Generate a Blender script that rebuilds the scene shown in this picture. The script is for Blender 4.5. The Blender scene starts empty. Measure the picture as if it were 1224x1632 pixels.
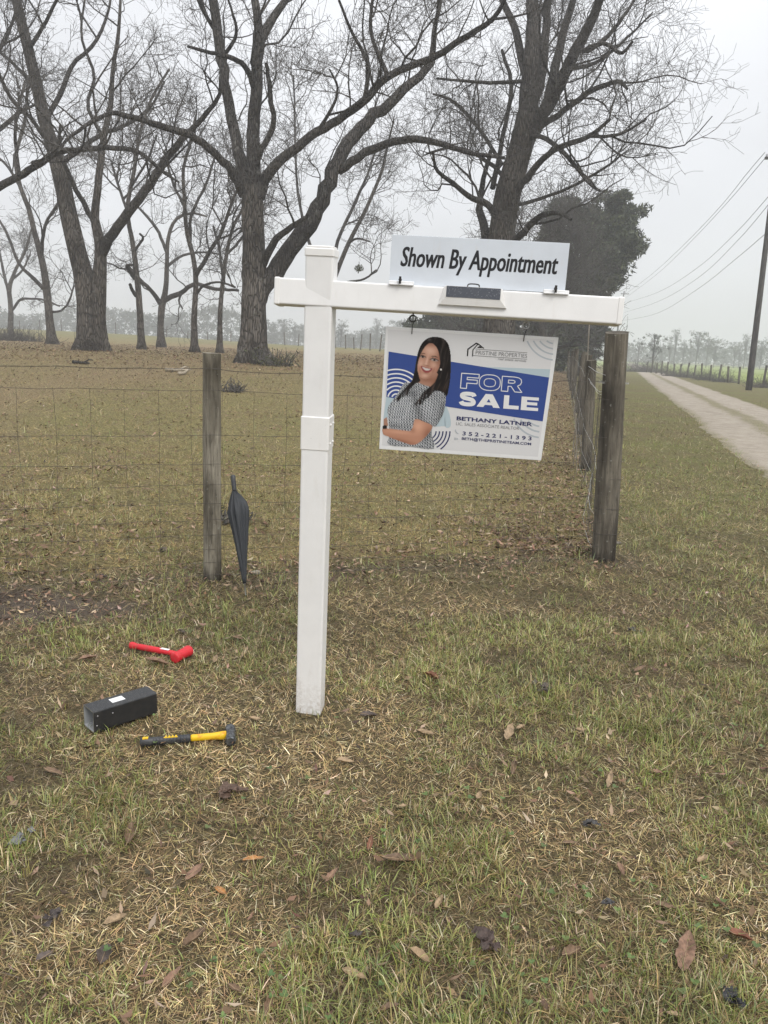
import bpy, math, random
import numpy as np
from mathutils import Matrix, Vector, Euler

random.seed(7)
RNG = np.random.default_rng(7)
sc = bpy.context.scene
COL = sc.collection

# ------------------------------------------------------------------ camera
F = 1226.0                      # focal length in photograph pixels (photograph is 1224 x 1632)
EYE = 1.45
HAZE = .0026
PITCH = math.radians(12.0)
ROLL = math.radians(2.3)
fwd = np.array([0, math.cos(PITCH), -math.sin(PITCH)])
_r0 = np.array([1.0, 0, 0]); _u0 = np.array([0, math.sin(PITCH), math.cos(PITCH)])
RT = _r0 * math.cos(ROLL) + _u0 * math.sin(ROLL)
UP = -_r0 * math.sin(ROLL) + _u0 * math.cos(ROLL)
CAMP = np.array([0, 0, EYE])
cd = bpy.data.cameras.new('camera')
cam = bpy.data.objects.new('camera', cd); COL.objects.link(cam)
cd.sensor_fit = 'VERTICAL'; cd.sensor_height = 36.0; cd.lens = F / 1632 * 36.0
cd.clip_start = 0.05; cd.clip_end = 3000
cam.matrix_world = Matrix(((RT[0], UP[0], -fwd[0], 0), (RT[1], UP[1], -fwd[1], 0), (RT[2], UP[2], -fwd[2], EYE), (0, 0, 0, 1)))
sc.camera = cam

# ------------------------------------------------------------------ light: overcast sky and a very soft sun
SUN_EL, SUN_AZ = math.radians(48), math.radians(150)      # azimuth from north (+Y) clockwise: behind the camera, to the right
w = bpy.data.worlds.new('World'); sc.world = w; w.use_nodes = True
nt = w.node_tree; nt.nodes.clear()
def wn(t, **k):
    n = nt.nodes.new(t)
    for a, b in k.items(): setattr(n, a, b)
    return n
sky = wn('ShaderNodeTexSky', sky_type='NISHITA'); sky.sun_disc = False
sky.sun_elevation = SUN_EL; sky.sun_rotation = SUN_AZ; sky.dust_density = 3.0
tc = wn('ShaderNodeTexCoord'); sx = wn('ShaderNodeSeparateXYZ'); nt.links.new(tc.outputs['Generated'], sx.inputs[0])
mx = wn('ShaderNodeMath', operation='MAXIMUM'); nt.links.new(sx.outputs['Z'], mx.inputs[0]); mx.inputs[1].default_value = 0.0
el = wn('ShaderNodeMath', operation='MULTIPLY_ADD'); nt.links.new(mx.outputs[0], el.inputs[0]); el.inputs[1].default_value = 5.5; el.inputs[2].default_value = 5.4
cl = wn('ShaderNodeTexNoise'); cl.inputs['Scale'].default_value = 2.2; cl.inputs['Detail'].default_value = 5; cl.inputs['Roughness'].default_value = .45
mp = wn('ShaderNodeMapping'); mp.inputs['Scale'].default_value = (1, 1, 2.6); nt.links.new(tc.outputs['Generated'], mp.inputs[0]); nt.links.new(mp.outputs[0], cl.inputs['Vector'])
mr = wn('ShaderNodeMapRange'); nt.links.new(cl.outputs['Fac'], mr.inputs[0]); mr.inputs[1].default_value = .3; mr.inputs[2].default_value = .7; mr.inputs[3].default_value = .9; mr.inputs[4].default_value = 1.08
ml = wn('ShaderNodeMath', operation='MULTIPLY'); nt.links.new(el.outputs[0], ml.inputs[0]); nt.links.new(mr.outputs[0], ml.inputs[1])
cc = wn('ShaderNodeVectorMath', operation='SCALE'); cc.inputs[0].default_value = (.972, .985, 1.018); nt.links.new(ml.outputs[0], cc.inputs['Scale'])
mixs = wn('ShaderNodeMix', data_type='RGBA'); mixs.inputs[0].default_value = .93            # cloud veil over the blue sky
nt.links.new(sky.outputs[0], mixs.inputs[6]); nt.links.new(cc.outputs[0], mixs.inputs[7])
bg = wn('ShaderNodeBackground'); bg.inputs['Strength'].default_value = 0.10; nt.links.new(mixs.outputs[2], bg.inputs[0])
wo = wn('ShaderNodeOutputWorld'); nt.links.new(bg.outputs[0], wo.inputs[0])
sl = bpy.data.lights.new('sun', 'SUN'); sl.energy = 1.5; sl.angle = math.radians(26); sl.color = (1, .97, .92)
so = bpy.data.objects.new('sun', sl); COL.objects.link(so)
sd = Vector((math.sin(SUN_AZ) * math.cos(SUN_EL), math.cos(SUN_AZ) * math.cos(SUN_EL), math.sin(SUN_EL)))
so.rotation_euler = (-sd).to_track_quat('-Z', 'Y').to_euler()
vs = sc.view_settings
vs.view_transform = 'Standard'; vs.look = 'None'; vs.gamma = 1; vs.use_curve_mapping = False; vs.exposure = 0.58
sc.render.engine = 'CYCLES'
cy = sc.cycles
cy.max_bounces = 6; cy.diffuse_bounces = 3; cy.glossy_bounces = 2; cy.volume_bounces = 1; cy.transparent_max_bounces = 6
cy.use_denoising = True; cy.caustics_reflective = False; cy.caustics_refractive = False
try: cy.denoiser = 'OPENIMAGEDENOISE'
except Exception: pass

# ------------------------------------------------------------------ numeric helpers
def ray(px, py): return fwd + (px - 612) / F * RT + (816 - py) / F * UP
def sstep(a, b, x):
    t = np.clip((np.asarray(x, float) - a) / (b - a), 0, 1); return t * t * (3 - 2 * t)
def _hash(i, j, s):
    n = (i * 374761393 + j * 668265263 + s * 974634721) & 0xffffffff
    n = ((n ^ (n >> 13)) * 1274126177) & 0xffffffff
    return ((n ^ (n >> 16)) & 0xffff) / 65535.0
def vnoise(x, y, scale, seed=0):
    x = np.asarray(x, float) * scale + 1000.0; y = np.asarray(y, float) * scale + 1000.0
    i = np.floor(x).astype(np.int64); j = np.floor(y).astype(np.int64)
    u = x - i; v = y - j; u = u * u * (3 - 2 * u); v = v * v * (3 - 2 * v)
    a = _hash(i, j, seed); b = _hash(i + 1, j, seed); c = _hash(i, j + 1, seed); d = _hash(i + 1, j + 1, seed)
    return (a * (1 - u) + b * u) * (1 - v) + (c * (1 - u) + d * u) * v
def fbm(x, y, scale, seed=0): return (vnoise(x, y, scale, seed) + .5 * vnoise(x, y, scale * 2.1, seed + 1) + .25 * vnoise(x, y, scale * 4.3, seed + 2)) / 1.75

# fence lines in plan
CORNER = np.array([1.636, 5.49]); LPOST = np.array([-1.06, 4.64])
FDIR = (CORNER - LPOST) / np.linalg.norm(CORNER - LPOST)
SDIR = np.array([.213, .977])
def front_dist(x, y): return (x - LPOST[0]) * -FDIR[1] + (y - LPOST[1]) * FDIR[0]      # + beyond the front fence
def side_dist(x, y): return (x - CORNER[0]) * SDIR[1] - (y - CORNER[1]) * SDIR[0]       # + on the road side
def H(x, y):
    x = np.asarray(x, float); y = np.asarray(y, float)
    lat = sstep(3.0, -6.0, side_dist(x, y))
    h = .97 * lat * sstep(6, 26, y) + .35 * lat * sstep(28, 110, y) + .75 * sstep(-8, -48, x) * sstep(40, 112, y)
    h = h * (1 - sstep(125, 230, y))
    near = 1 - sstep(8, 25, y)
    return h + near * (-.020 + .035 * (fbm(x, y, 1.6, 3) - .5) + .02 * (vnoise(x, y, 5, 8) - .5))
def gnd(px, py, dz=0.0):
    d = ray(px, py); t = 1.0
    for k in range(4000):
        p = CAMP + t * d
        if p[2] <= float(H(p[0], p[1])) + dz: break
        t *= 1.0025
    return p
def at(px, py, y):              # the point on the pixel's ray at the given distance forward
    d = ray(px, py); return CAMP + d * (y / d[1])

# ------------------------------------------------------------------ materials
def mat(name, col, rough=.7, spec=.3, metal=0.0):
    m = bpy.data.materials.new(name); m.use_nodes = True
    b = m.node_tree.nodes['Principled BSDF']
    b.inputs['Base Color'].default_value = (*col, 1); b.inputs['Roughness'].default_value = rough
    b.inputs['Specular IOR Level'].default_value = spec; b.inputs['Metallic'].default_value = metal
    return m
class NB:
    def __init__(s, m): s.m = m; s.t = m.node_tree; s.b = s.t.nodes['Principled BSDF']
    def n(s, t, **k):
        n = s.t.nodes.new(t)
        for a, b in k.items(): setattr(n, a, b)
        return n
    def l(s, a, b): s.t.links.new(a, b)
    def coord(s, scale=(1, 1, 1), kind='Object'):
        c = s.n('ShaderNodeTexCoord'); m = s.n('ShaderNodeMapping'); m.inputs['Scale'].default_value = scale
        s.l(c.outputs[kind], m.inputs[0]); return m.outputs[0]
    def noise(s, vec, scale, detail=4, rough=.55):
        n = s.n('ShaderNodeTexNoise'); n.inputs['Scale'].default_value = scale; n.inputs['Detail'].default_value = detail; n.inputs['Roughness'].default_value = rough
        if vec is not None: s.l(vec, n.inputs['Vector'])
        return n.outputs['Fac']
    def ramp(s, fac, stops):
        r = s.n('ShaderNodeValToRGB'); e = r.color_ramp.elements
        while len(e) < len(stops): e.new(.5)
        for k, (p, c) in enumerate(stops): e[k].position = p; e[k].color = (*c, 1) if len(c) == 3 else c
        s.l(fac, r.inputs[0]); return r.outputs[0]
    def mix(s, fac, a, b, mode='MIX'):
        m = s.n('ShaderNodeMix', data_type='RGBA', blend_type=mode)
        for i, v in ((0, fac), (6, a), (7, b)):
            if hasattr(v, 'is_linked'): s.l(v, m.inputs[i])
            elif i == 0: m.inputs[0].default_value = v
            else: m.inputs[i].default_value = (*v, 1)
        return m.outputs[2]
    def math(s, op, a, b=None):
        m = s.n('ShaderNodeMath', operation=op)
        for i, v in ((0, a), (1, b)):
            if v is None: continue
            if hasattr(v, 'is_linked'): s.l(v, m.inputs[i])
            else: m.inputs[i].default_value = v
        return m.outputs[0]
    def rng(s, v, a, b, c=0.0, d=1.0):
        m = s.n('ShaderNodeMapRange'); s.l(v, m.inputs[0])
        for i, q in enumerate((a, b, c, d)): m.inputs[i + 1].default_value = q
        return m.outputs[0]
    def attr(s, name, out='Color'):
        a = s.n('ShaderNodeAttribute'); a.attribute_name = name; return a.outputs[out]
    def col(s, c): s.l(c, s.b.inputs['Base Color'])
    def bump(s, h, strength=.4, dist=.01):
        b = s.n('ShaderNodeBump'); b.inputs['Strength'].default_value = strength; b.inputs['Distance'].default_value = dist
        s.l(h, b.inputs['Height']); s.l(b.outputs[0], s.b.inputs['Normal'])
    def rough(s, v): s.l(v, s.b.inputs['Roughness'])

def vinyl(name, col, splash_=False):
    m = mat(name, col, .38, .4); q = NB(m); v = q.coord()
    g = q.noise(v, 9, 5); d = q.noise(v, 160, 2)
    c = q.mix(q.rng(g, .35, .75), col, tuple(x * .92 for x in col)); spz = q.n('ShaderNodeSeparateXYZ'); q.l(v, spz.inputs[0]); sm_ = q.noise(q.coord((14, 14, 3)), 2.4, 6, .7)
    splash = q.math('MULTIPLY', q.rng(q.math('ADD', spz.outputs['Z'], q.math('MULTIPLY', sm_, -.28)), -.10, .04, 1, 0), q.rng(q.noise(v, 70, 5, .75), .42, .62)) if splash_ else 0.0
    c = q.mix(q.math('MULTIPLY', q.rng(sm_, .56, .74), .20), c, (.55, .51, .45))
    if splash_: c = q.mix(q.math('MULTIPLY', splash, .42), c, (.30, .24, .17))
    sp = q.rng(d, .735, .76)
    q.col(q.mix(q.math('MULTIPLY', sp, .35), c, (.42, .40, .37))); q.rough(q.rng(g, .3, .7, .3, .5)); q.bump(q.noise(v, 60, 2), .05, .002)
    return m
M = {}
M['vinyl'] = vinyl('white_vinyl', (.785, .78, .77)); M['vinyl_low'] = vinyl('white_vinyl_ground', (.785, .78, .77), True)
M['cap'] = vinyl('white_vinyl_cap', (.80, .79, .77))
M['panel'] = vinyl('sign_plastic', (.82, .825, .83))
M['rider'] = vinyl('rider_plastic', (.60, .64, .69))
def wood(name, dark, light, z=14.):
    m = mat(name, light, .85, .15); q = NB(m); v = q.coord((z, z, .9)); o = q.coord()
    grain = q.noise(v, 5, 8, .7); big = q.noise(q.coord((4, 4, 1.1)), 1.6, 4); fine = q.noise(q.coord((34, 34, 1.6)), 6, 5, .7)
    c = q.mix(q.rng(grain, .32, .68), dark, light)
    c = q.mix(q.rng(big, .4, .62), c, tuple(x * .55 for x in dark))
    crack = q.rng(fine, .60, .64)
    c = q.mix(q.math('MULTIPLY', crack, .7), c, (.02, .017, .014))
    sepn = q.n('ShaderNodeSeparateXYZ'); q.l(o, sepn.inputs[0])
    foot = q.rng(q.math('ADD', sepn.outputs['Z'], q.rng(grain, .3, .7, -.03, .05)), .02, .12, 1, 0)     # damp soil stain at the foot
    c = q.mix(q.math('MULTIPLY', foot, .75), c, (.03, .025, .02))
    lich = q.rng(q.noise(o, 45, 3), .66, .72); c = q.mix(q.math('MULTIPLY', lich, .5), c, (.34, .35, .31))
    q.col(c); q.bump(q.math('SUBTRACT', grain, crack), .8, .006)
    return m
M['post'] = wood('weathered_post_wood', (.115, .10, .075), (.36, .33, .265))
M['post_dark'] = wood('dark_post_wood', (.078, .068, .054), (.205, .183, .145))
M['pole'] = wood('utility_pole_wood', (.05, .045, .042), (.11, .10, .095), 6.)
M['post_cut'] = wood('cut_post_wood', (.20, .19, .16), (.36, .34, .29))
def bark(name, dark, light):
    m = mat(name, dark, .9, .12); q = NB(m)
    g = q.noise(q.coord((9, 9, 1.3)), 2.2, 8, .72); b = q.noise(q.coord((1, 1, 1)), .7, 4)
    vo = q.n('ShaderNodeTexVoronoi', feature='DISTANCE_TO_EDGE'); vo.inputs['Scale'].default_value = 3.0; q.l(q.coord((6.5, 6.5, 1.1)), vo.inputs['Vector'])
    gro = q.rng(vo.outputs[0], .0, .16)
    c = q.mix(q.rng(g, .3, .7), dark, light)
    c = q.mix(q.rng(b, .4, .65), c, tuple(x * .7 for x in dark))
    c = q.mix(q.math('MULTIPLY', q.math('SUBTRACT', 1.0, gro), .7), c, tuple(x * .35 for x in dark))
    lich = q.rng(q.noise(q.coord(), 5.0, 5), .6, .68); c = q.mix(q.math('MULTIPLY', lich, .45), c, (.26, .26, .235))
    q.col(c); q.bump(q.math('ADD', g, gro), 1.0, .06)
    return m
M['bark'] = bark('pecan_bark', (.09, .079, .07), (.29, .262, .232))
M['limb'] = bark('limb_bark', (.078, .071, .066), (.19, .174, .16))
M['twig'] = mat('twig_bark', (.098, .092, .087), .9, .1)
M['vine'] = mat('vine_stem', (.2, .18, .15), .9, .1)
M['wire'] = mat('galvanised_wire', (.085, .076, .066), .7, .3, .2)
M['wire_new'] = mat('bright_wire', (.42, .42, .41), .5, .4, .3)
M['cable'] = mat('power_cable', (.03, .03, .032), .6, .2)
M['iron'] = mat('dark_iron', (.035, .032, .03), .45, .4, .6)
M['zinc'] = mat('zinc_plate', (.45, .45, .46), .35, .5, .8)
def vcol(name, rough=.75, spec=.2, trans=0.0):
    m = mat(name, (.1, .1, .1), rough, spec); q = NB(m); q.col(q.attr('tint'))
    if trans:
        t = q.n('ShaderNodeBsdfTranslucent'); q.l(q.attr('tint'), t.inputs[0]); mxs = q.n('ShaderNodeMixShader'); mxs.inputs[0].default_value = trans
        out = q.t.nodes['Material Output']; q.l(q.b.outputs[0], mxs.inputs[1]); q.l(t.outputs[0], mxs.inputs[2]); q.l(mxs.outputs[0], out.inputs[0])
    return m
M['blade'] = vcol('grass_blade', .42, .45, .2)
M['litter'] = vcol('dry_leaf_litter', .75, .2)
M['leafmat'] = vcol('evergreen_leaf', .5, .35, .12)

# ------------------------------------------------------------------ mesh helpers
def mesh(name, V, Fc, m=None, smooth=False, tint=None):
    me = bpy.data.meshes.new(name)
    V = np.asarray(V, np.float32)
    if isinstance(Fc, np.ndarray):
        nf, k = Fc.shape
        me.vertices.add(len(V)); me.vertices.foreach_set('co', V.ravel())
        me.loops.add(nf * k); me.loops.foreach_set('vertex_index', Fc.astype(np.int32).ravel())
        me.polygons.add(nf); me.polygons.foreach_set('loop_start', np.arange(0, nf * k, k, dtype=np.int32))
        me.update(calc_edges=True)
    else:
        me.from_pydata([tuple(map(float, v)) for v in V], [], [tuple(int(i) for i in f) for f in Fc])
    if smooth: me.polygons.foreach_set('use_smooth', np.ones(len(me.polygons), bool))
    if tint is not None:
        a = me.color_attributes.new('tint', 'FLOAT_COLOR', 'POINT')
        c = np.ones((len(V), 4), np.float32); c[:, :3] = tint; a.data.foreach_set('color', c.ravel())
    if m is not None: me.materials.append(m)
    return me
def add(name, me, parent=None, loc=None):
    o = bpy.data.objects.new(name, me); COL.objects.link(o)
    if parent is not None: o.parent = parent
    if loc is not None: o.location = loc
    return o
def tag(o, label=None, cat=None, group=None, kind=None):
    for k, v in (('label', label), ('category', cat), ('group', group), ('kind', kind)):
        if v: o[k] = v
    return o
def thing(name, loc, label, cat, group=None, rot=(0, 0, 0)):
    o = bpy.data.objects.new(name, None); COL.objects.link(o); o.empty_display_size = .2
    o.location = loc; o.rotation_euler = rot
    return tag(o, label, cat, group)
def part(root, name, V, Fc, m, smooth=False, world=True, tint=None, label=None, kind=None):
    V = np.asarray(V, float)
    if world: V = V - np.array(root_loc(root))
    o = add(name, mesh(name, V, Fc, m, smooth, tint), root)
    if label: o['label'] = label
    if kind: o['kind'] = kind
    return o
def root_loc(o):
    l = np.array(o.location)
    while o.parent is not None: o = o.parent; l = l + np.array(o.location)
    return l
def copy_tree(o, parent=None):
    c = o.copy(); COL.objects.link(c)
    if parent is not None: c.parent = parent
    for ch in list(o.children): copy_tree(ch, c)
    return c
def tubes(P, R, S=6, cap=False):
    """P (B,N,3) polylines, R (B,N) radii -> verts, quads"""
    P = np.asarray(P, float); R = np.asarray(R, float)
    if P.ndim == 2: P = P[None]; R = R[None]
    B, N, _ = P.shape
    T = np.empty_like(P); T[:, 1:-1] = P[:, 2:] - P[:, :-2]; T[:, 0] = P[:, 1] - P[:, 0]; T[:, -1] = P[:, -1] - P[:, -2]
    T /= np.linalg.norm(T, axis=2, keepdims=True) + 1e-9
    m = T.mean(1); ref = np.where(np.abs(m[:, 2:3]) > .75, np.array([[1.0, .13, 0]]), np.array([[.05, .11, 1.0]]))
    A = np.cross(T, ref[:, None, :]); A /= np.linalg.norm(A, axis=2, keepdims=True) + 1e-9
    Bn = np.cross(T, A)
    th = np.arange(S) * 2 * np.pi / S
    ring = A[:, :, None, :] * np.cos(th)[None, None, :, None] + Bn[:, :, None, :] * np.sin(th)[None, None, :, None]
    V = (P[:, :, None, :] + ring * R[:, :, None, None]).reshape(-1, 3)
    b = np.arange(B)[:, None, None] * N * S; n = np.arange(N - 1)[None, :, None] * S; s = np.arange(S)[None, None, :]; s2 = (s + 1) % S
    q = np.stack([b + n + s, b + n + s2, b + n + S + s2, b + n + S + s], -1).reshape(-1, 4)
    if cap:
        fs = [tuple(x) for x in q]
        for bb in range(B):
            o = bb * N * S; fs.append(tuple(range(o + S - 1, o - 1, -1))); e = o + (N - 1) * S; fs.append(tuple(range(e, e + S)))
        return V, fs
    return V, q
def resample(P, n):
    """Catmull-Rom through the rows of P (any number of columns), n samples"""
    P = np.asarray(P, float); Q = np.vstack([2 * P[0] - P[1], P, 2 * P[-1] - P[-2]])
    seg = np.r_[0, np.cumsum(np.linalg.norm(np.diff(P[:, :3], axis=0), axis=1))]
    out = []
    for s in np.linspace(0, seg[-1], n):
        i = min(np.searchsorted(seg, s, 'right') - 1, len(P) - 2); t = (s - seg[i]) / max(seg[i + 1] - seg[i], 1e-9)
        a, b, c, d = Q[i:i + 4]
        out.append(.5 * (2 * b + (c - a) * t + (2 * a - 5 * b + 4 * c - d) * t * t + (3 * b - a - 3 * c + d) * t ** 3))
    return np.array(out)
def join(*vf):
    V = []; Fc = []; o = 0
    for v, f in vf:
        V.append(np.asarray(v, float).reshape(-1, 3)); Fc += [tuple(int(i) + o for i in q) for q in f]; o += len(V[-1])
    return np.vstack(V), Fc
def box(x0, x1, y0, y1, z0, z1):
    return (np.array([[x0, y0, z0], [x1, y0, z0], [x1, y1, z0], [x0, y1, z0], [x0, y0, z1], [x1, y0, z1], [x1, y1, z1], [x0, y1, z1]], float),
            [(3, 2, 1, 0), (4, 5, 6, 7), (0, 1, 5, 4), (1, 2, 6, 5), (2, 3, 7, 6), (3, 0, 4, 7)])
def rbox(x0, x1, y0, y1, z0, z1, r=.004):
    """box with rounded long (z) edges and chamfered ends"""
    def ring(z, s):
        pts = []
        for cx, cy, a0 in ((x1 - r, y1 - r, 0), (x0 + r, y1 - r, 90), (x0 + r, y0 + r, 180), (x1 - r, y0 + r, 270)):
            for k in range(4):
                a = math.radians(a0 + k * 30); pts.append((cx + (r - s) * math.cos(a), cy + (r - s) * math.sin(a), z))
        return pts
    c = min(r * .5, (z1 - z0) * .3)
    V = ring(z0, c) + ring(z0 + c, 0) + ring(z1 - c, 0) + ring(z1, c)
    Fc = [tuple(range(15, -1, -1)), tuple(range(48, 64))]
    for k in range(3):
        for i in range(16): Fc.append((k * 16 + i, k * 16 + (i + 1) % 16, k * 16 + 16 + (i + 1) % 16, k * 16 + 16 + i))
    return np.array(V), Fc
def swap(vf, order):            # re-orient a box along another axis (cyclic orders keep the winding)
    return vf[0][:, order], vf[1]
def lathe(prof, S=16, sq=1.0):
    V = []; Fc = []
    for r, z in prof:
        for k in range(S):
            a = 2 * math.pi * k / S; V.append((r * math.cos(a), r * math.sin(a) * sq, z))
    for i in range(len(prof) - 1):
        for k in range(S): Fc.append((i * S + k, i * S + (k + 1) % S, (i + 1) * S + (k + 1) % S, (i + 1) * S + k))
    Fc.append(tuple(range(S - 1, -1, -1))); n = (len(prof) - 1) * S; Fc.append(tuple(range(n, n + S)))
    return np.array(V), Fc
# ------------------------------------------------------------------ ground
ROAD0 = np.array([5.25, 10.49]); RDIR = np.array([.279, .960]) / np.hypot(.279, .960); RNOR = np.array([RDIR[1], -RDIR[0]])
def road_lat(x, y): return (x - ROAD0[0]) * RNOR[0] + (y - ROAD0[1]) * RNOR[1]      # 0 = left edge, 2.55 = right edge
FF0 = gnd(1180.7, 612.4)[:2]; FF1 = gnd(1031, 594)[:2]; FFD = (FF1 - FF0) / np.linalg.norm(FF1 - FF0)
def far_side(x, y): return (x - FF0[0]) * FFD[1] - (y - FF0[1]) * FFD[0]            # + beyond the far roadside fence
def axis(a, b, step, lo, hi, g):
    c = list(np.arange(a, b + 1e-6, step)); s = step
    while c[-1] < hi: s *= g; c.append(c[-1] + s)
    s = step; d = [a]
    while d[-1] > lo: s *= g; d.append(d[-1] - s)
    return np.array(d[:0:-1] + c)
gx = axis(-4, 7, .11, -640, 640, 1.11); gy = axis(.6, 11, .11, -40, 700, 1.085)
X, Y = np.meshgrid(gx, gy); x, y = X.ravel(), Y.ravel()
def z_field(x, y): return sstep(.05, .5, front_dist(x, y)) * sstep(.05, -.25, side_dist(x, y))
def z_soil(x, y):
    fd = front_dist(x, y) + .25 * (fbm(x, y, 2.2, 31) - .5)
    strip = np.exp(-((fd - .02) / .17) ** 2) * (side_dist(x, y) < .3)
    mud = sstep(.1, .5, 1 - np.hypot((x + 2.2) / 1.25, (y - 3.98) / .48) + .5 * (fbm(x, y, 3.5, 33) - .5))
    mound = np.exp(-(np.hypot(x - CORNER[0], y - CORNER[1] + .05) / .22) ** 2)
    return np.clip(np.maximum(np.maximum(strip * .42, mud * 1.0), mound), 0, 1)
def z_straw(x, y):
    s = 0
    for cx, cy_, r in ((-.35, 2.72, .42), (-.75, 2.80, .30), (-.1, 2.85, .3), (.02, 4.2, .38), (-.1, 3.5, .3), (.55, 2.15, .25), (-.5, 1.75, .3), (.5, 4.4, .3), (1.1, 1.7, .25), (-1.2, 3.35, .3)):
        s = s + np.exp(-(np.hypot(x - cx, (y - cy_) * .8) / r) ** 2)
    return np.clip(s, 0, 1)
def z_green(x, y):
    g = .56 + .9 * (fbm(x, y, 1.3, 41) - .5) + 1.5 * (fbm(x, y, 3.4, 45) - .5) + .8 * (fbm(x, y, 9, 47) - .5) - .7 * z_straw(x, y) + .12 * sstep(0, 1.5, side_dist(x, y))
    g = g + .3 * np.exp(-(np.hypot((x - .25) / .9, (y - 3.2) / .5)) ** 2) + .3 * np.exp(-(np.hypot((x + 1.2) / .8, (y - 3.6) / .35)) ** 2)
    return np.clip(g, 0, 1)
zone = np.zeros((len(x), 3), np.float32)
zone[:, 0] = z_field(x, y); zone[:, 1] = z_soil(x, y)
zone[:, 2] = sstep(1.0, 4.0, far_side(x, y)) * sstep(20, 40, y) * (1 - sstep(30, 110, far_side(x, y)))
fcs = (np.arange(len(gy) - 1)[:, None] * len(gx) + np.arange(len(gx) - 1)[None, :]).ravel()
gF = np.stack([fcs, fcs + 1, fcs + len(gx) + 1, fcs + len(gx)], 1)
gm = mat('ground', (.1, .09, .05), .95, .1); q = NB(gm); o = q.coord()
zn = q.n('ShaderNodeSeparateColor'); q.l(q.attr('tint'), zn.inputs[0]); zf, zs, zr = zn.outputs[0], zn.outputs[1], zn.outputs[2]
n1 = q.noise(o, .55, 5, .6); n2 = q.noise(o, 5.5, 5, .65); n3 = q.noise(o, 38, 4, .7); n4 = q.noise(o, 130, 3, .7); n5 = q.noise(q.coord((1, .5, 1)), .11, 3)
lawn = q.mix(q.rng(n3, .38, .62), (.07, .056, .032), (.26, .215, .105))
lawn = q.mix(q.rng(q.math('ADD', q.math('MULTIPLY', n1, .6), q.math('MULTIPLY', n2, .4)), .42, .62), lawn, q.mix(q.rng(n3, .35, .65), (.08, .09, .03), (.26, .265, .09)))
lawn = q.mix(q.rng(n4, .52, .66), lawn, (.045, .035, .024))
seq = q.n('ShaderNodeSeparateXYZ'); q.l(o, seq.inputs[0]); nearm = q.rng(seq.outputs['Y'], 4.2, 7.5, 1, 0)
thatch = q.mix(q.rng(n3, .36, .64), (.055, .044, .027), (.16, .125, .07)); lawn = q.mix(q.math('MULTIPLY', nearm, .85), lawn, thatch)
leafy = q.mix(q.rng(n3, .36, .64), (.105, .08, .045), (.35, .265, .155))
leafy = q.mix(q.rng(n4, .58, .70), leafy, (.46, .38, .26))
fieldc = q.mix(q.rng(q.math('ADD', q.math('MULTIPLY', n1, .55), q.math('MULTIPLY', n2, .45)), .43, .6), q.mix(.45, leafy, lawn), lawn)
fl_ = q.mix(q.rng(n3, .38, .62), (.10, .088, .04), (.34, .295, .13)); fieldc = q.mix(q.rng(n2, .35, .6), fieldc, fl_)
fieldc = q.mix(q.rng(n5, .48, .62), fieldc, leafy)
sepo = q.n('ShaderNodeSeparateXYZ'); q.l(o, sepo.inputs[0])
ringm = q.math('MULTIPLY', q.rng(sepo.outputs['Y'], 13, 22), q.rng(sepo.outputs['Y'], 48, 66, 1, 0))
fieldc = q.mix(q.math('MULTIPLY', ringm, .72), fieldc, leafy)                                # leaf fall under the pecans
past = q.mix(q.rng(n1, .4, .6), (.15, .14, .062), (.21, .19, .09))
fieldc = q.mix(q.rng(sepo.outputs['Y'], 62, 90), fieldc, past)
soil = q.mix(q.rng(n2, .35, .65), (.085, .066, .052), (.17, .14, .112)); soil = q.mix(q.rng(n4, .5, .75), soil, (.05, .038, .03))
c = q.mix(zf, lawn, fieldc); c = q.mix(zs, c, soil)
rye = q.mix(q.rng(n1, .35, .65), (.19, .25, .06), (.26, .30, .09)); c = q.mix(zr, c, rye)
q.col(c); q.bump(q.math('ADD', n3, q.math('MULTIPLY', n4, .6)), .9, .03)
ground = add('ground', mesh('ground', np.stack([x, y, H(x, y)], 1), gF, gm, True, zone)); tag(ground, 'brown winter grassland with fallen leaves around the sign and fences', kind='structure')

# dirt road: two sandy wheel tracks with a grassy middle
s = np.concatenate([np.arange(-14, 40, .25), np.arange(40, 230, 1.2)]); lat = np.array([-.25, .0, .3, .65, .95, 1.25, 1.6, 1.9, 2.25, 2.55, 2.85])
prof = np.array([-.03, .012, .006, .004, .022, .032, .022, .006, .006, .014, -.03])
S_, L_ = np.meshgrid(s, lat, indexing='ij')
wob = .30 * (fbm(S_, S_ * 0, .45, 61) - .5) + .22 * (fbm(S_, L_ * 3, 1.3, 62) - .5)
rx = ROAD0[0] + S_ * RDIR[0] + (L_ + wob) * RNOR[0]; ry = ROAD0[1] + S_ * RDIR[1] + (L_ + wob) * RNOR[1]
rz = H(rx, ry) + prof[None, :] + .018 * (fbm(rx, ry, 3, 64) - .5) * sstep(-.1, .4, L_) * sstep(2.7, 2.2, L_) + .012
k = (np.arange(len(s) - 1)[:, None] * len(lat) + np.arange(len(lat) - 1)[None, :]).ravel()
rt = np.zeros((rx.size, 3)); rt[:, 0] = (L_.ravel() + .3) / 3.2
rm = mat('sandy_track', (.4, .33, .25), .95, .08); q = NB(rm); o = q.coord()
se = q.n('ShaderNodeSeparateColor'); q.l(q.attr('tint'), se.inputs[0]); la = se.outputs[0]
nn = q.noise(o, 2.2, 6, .7); nf = q.noise(o, 26, 4, .7); nd = q.noise(o, 90, 3)
sand = q.mix(q.rng(nn, .35, .65), (.27, .235, .19), (.40, .355, .295)); sand = q.mix(q.rng(nf, .58, .7), sand, (.17, .14, .10))
grs = q.mix(q.rng(nf, .4, .6), (.15, .135, .085), (.28, .25, .16))
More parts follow.
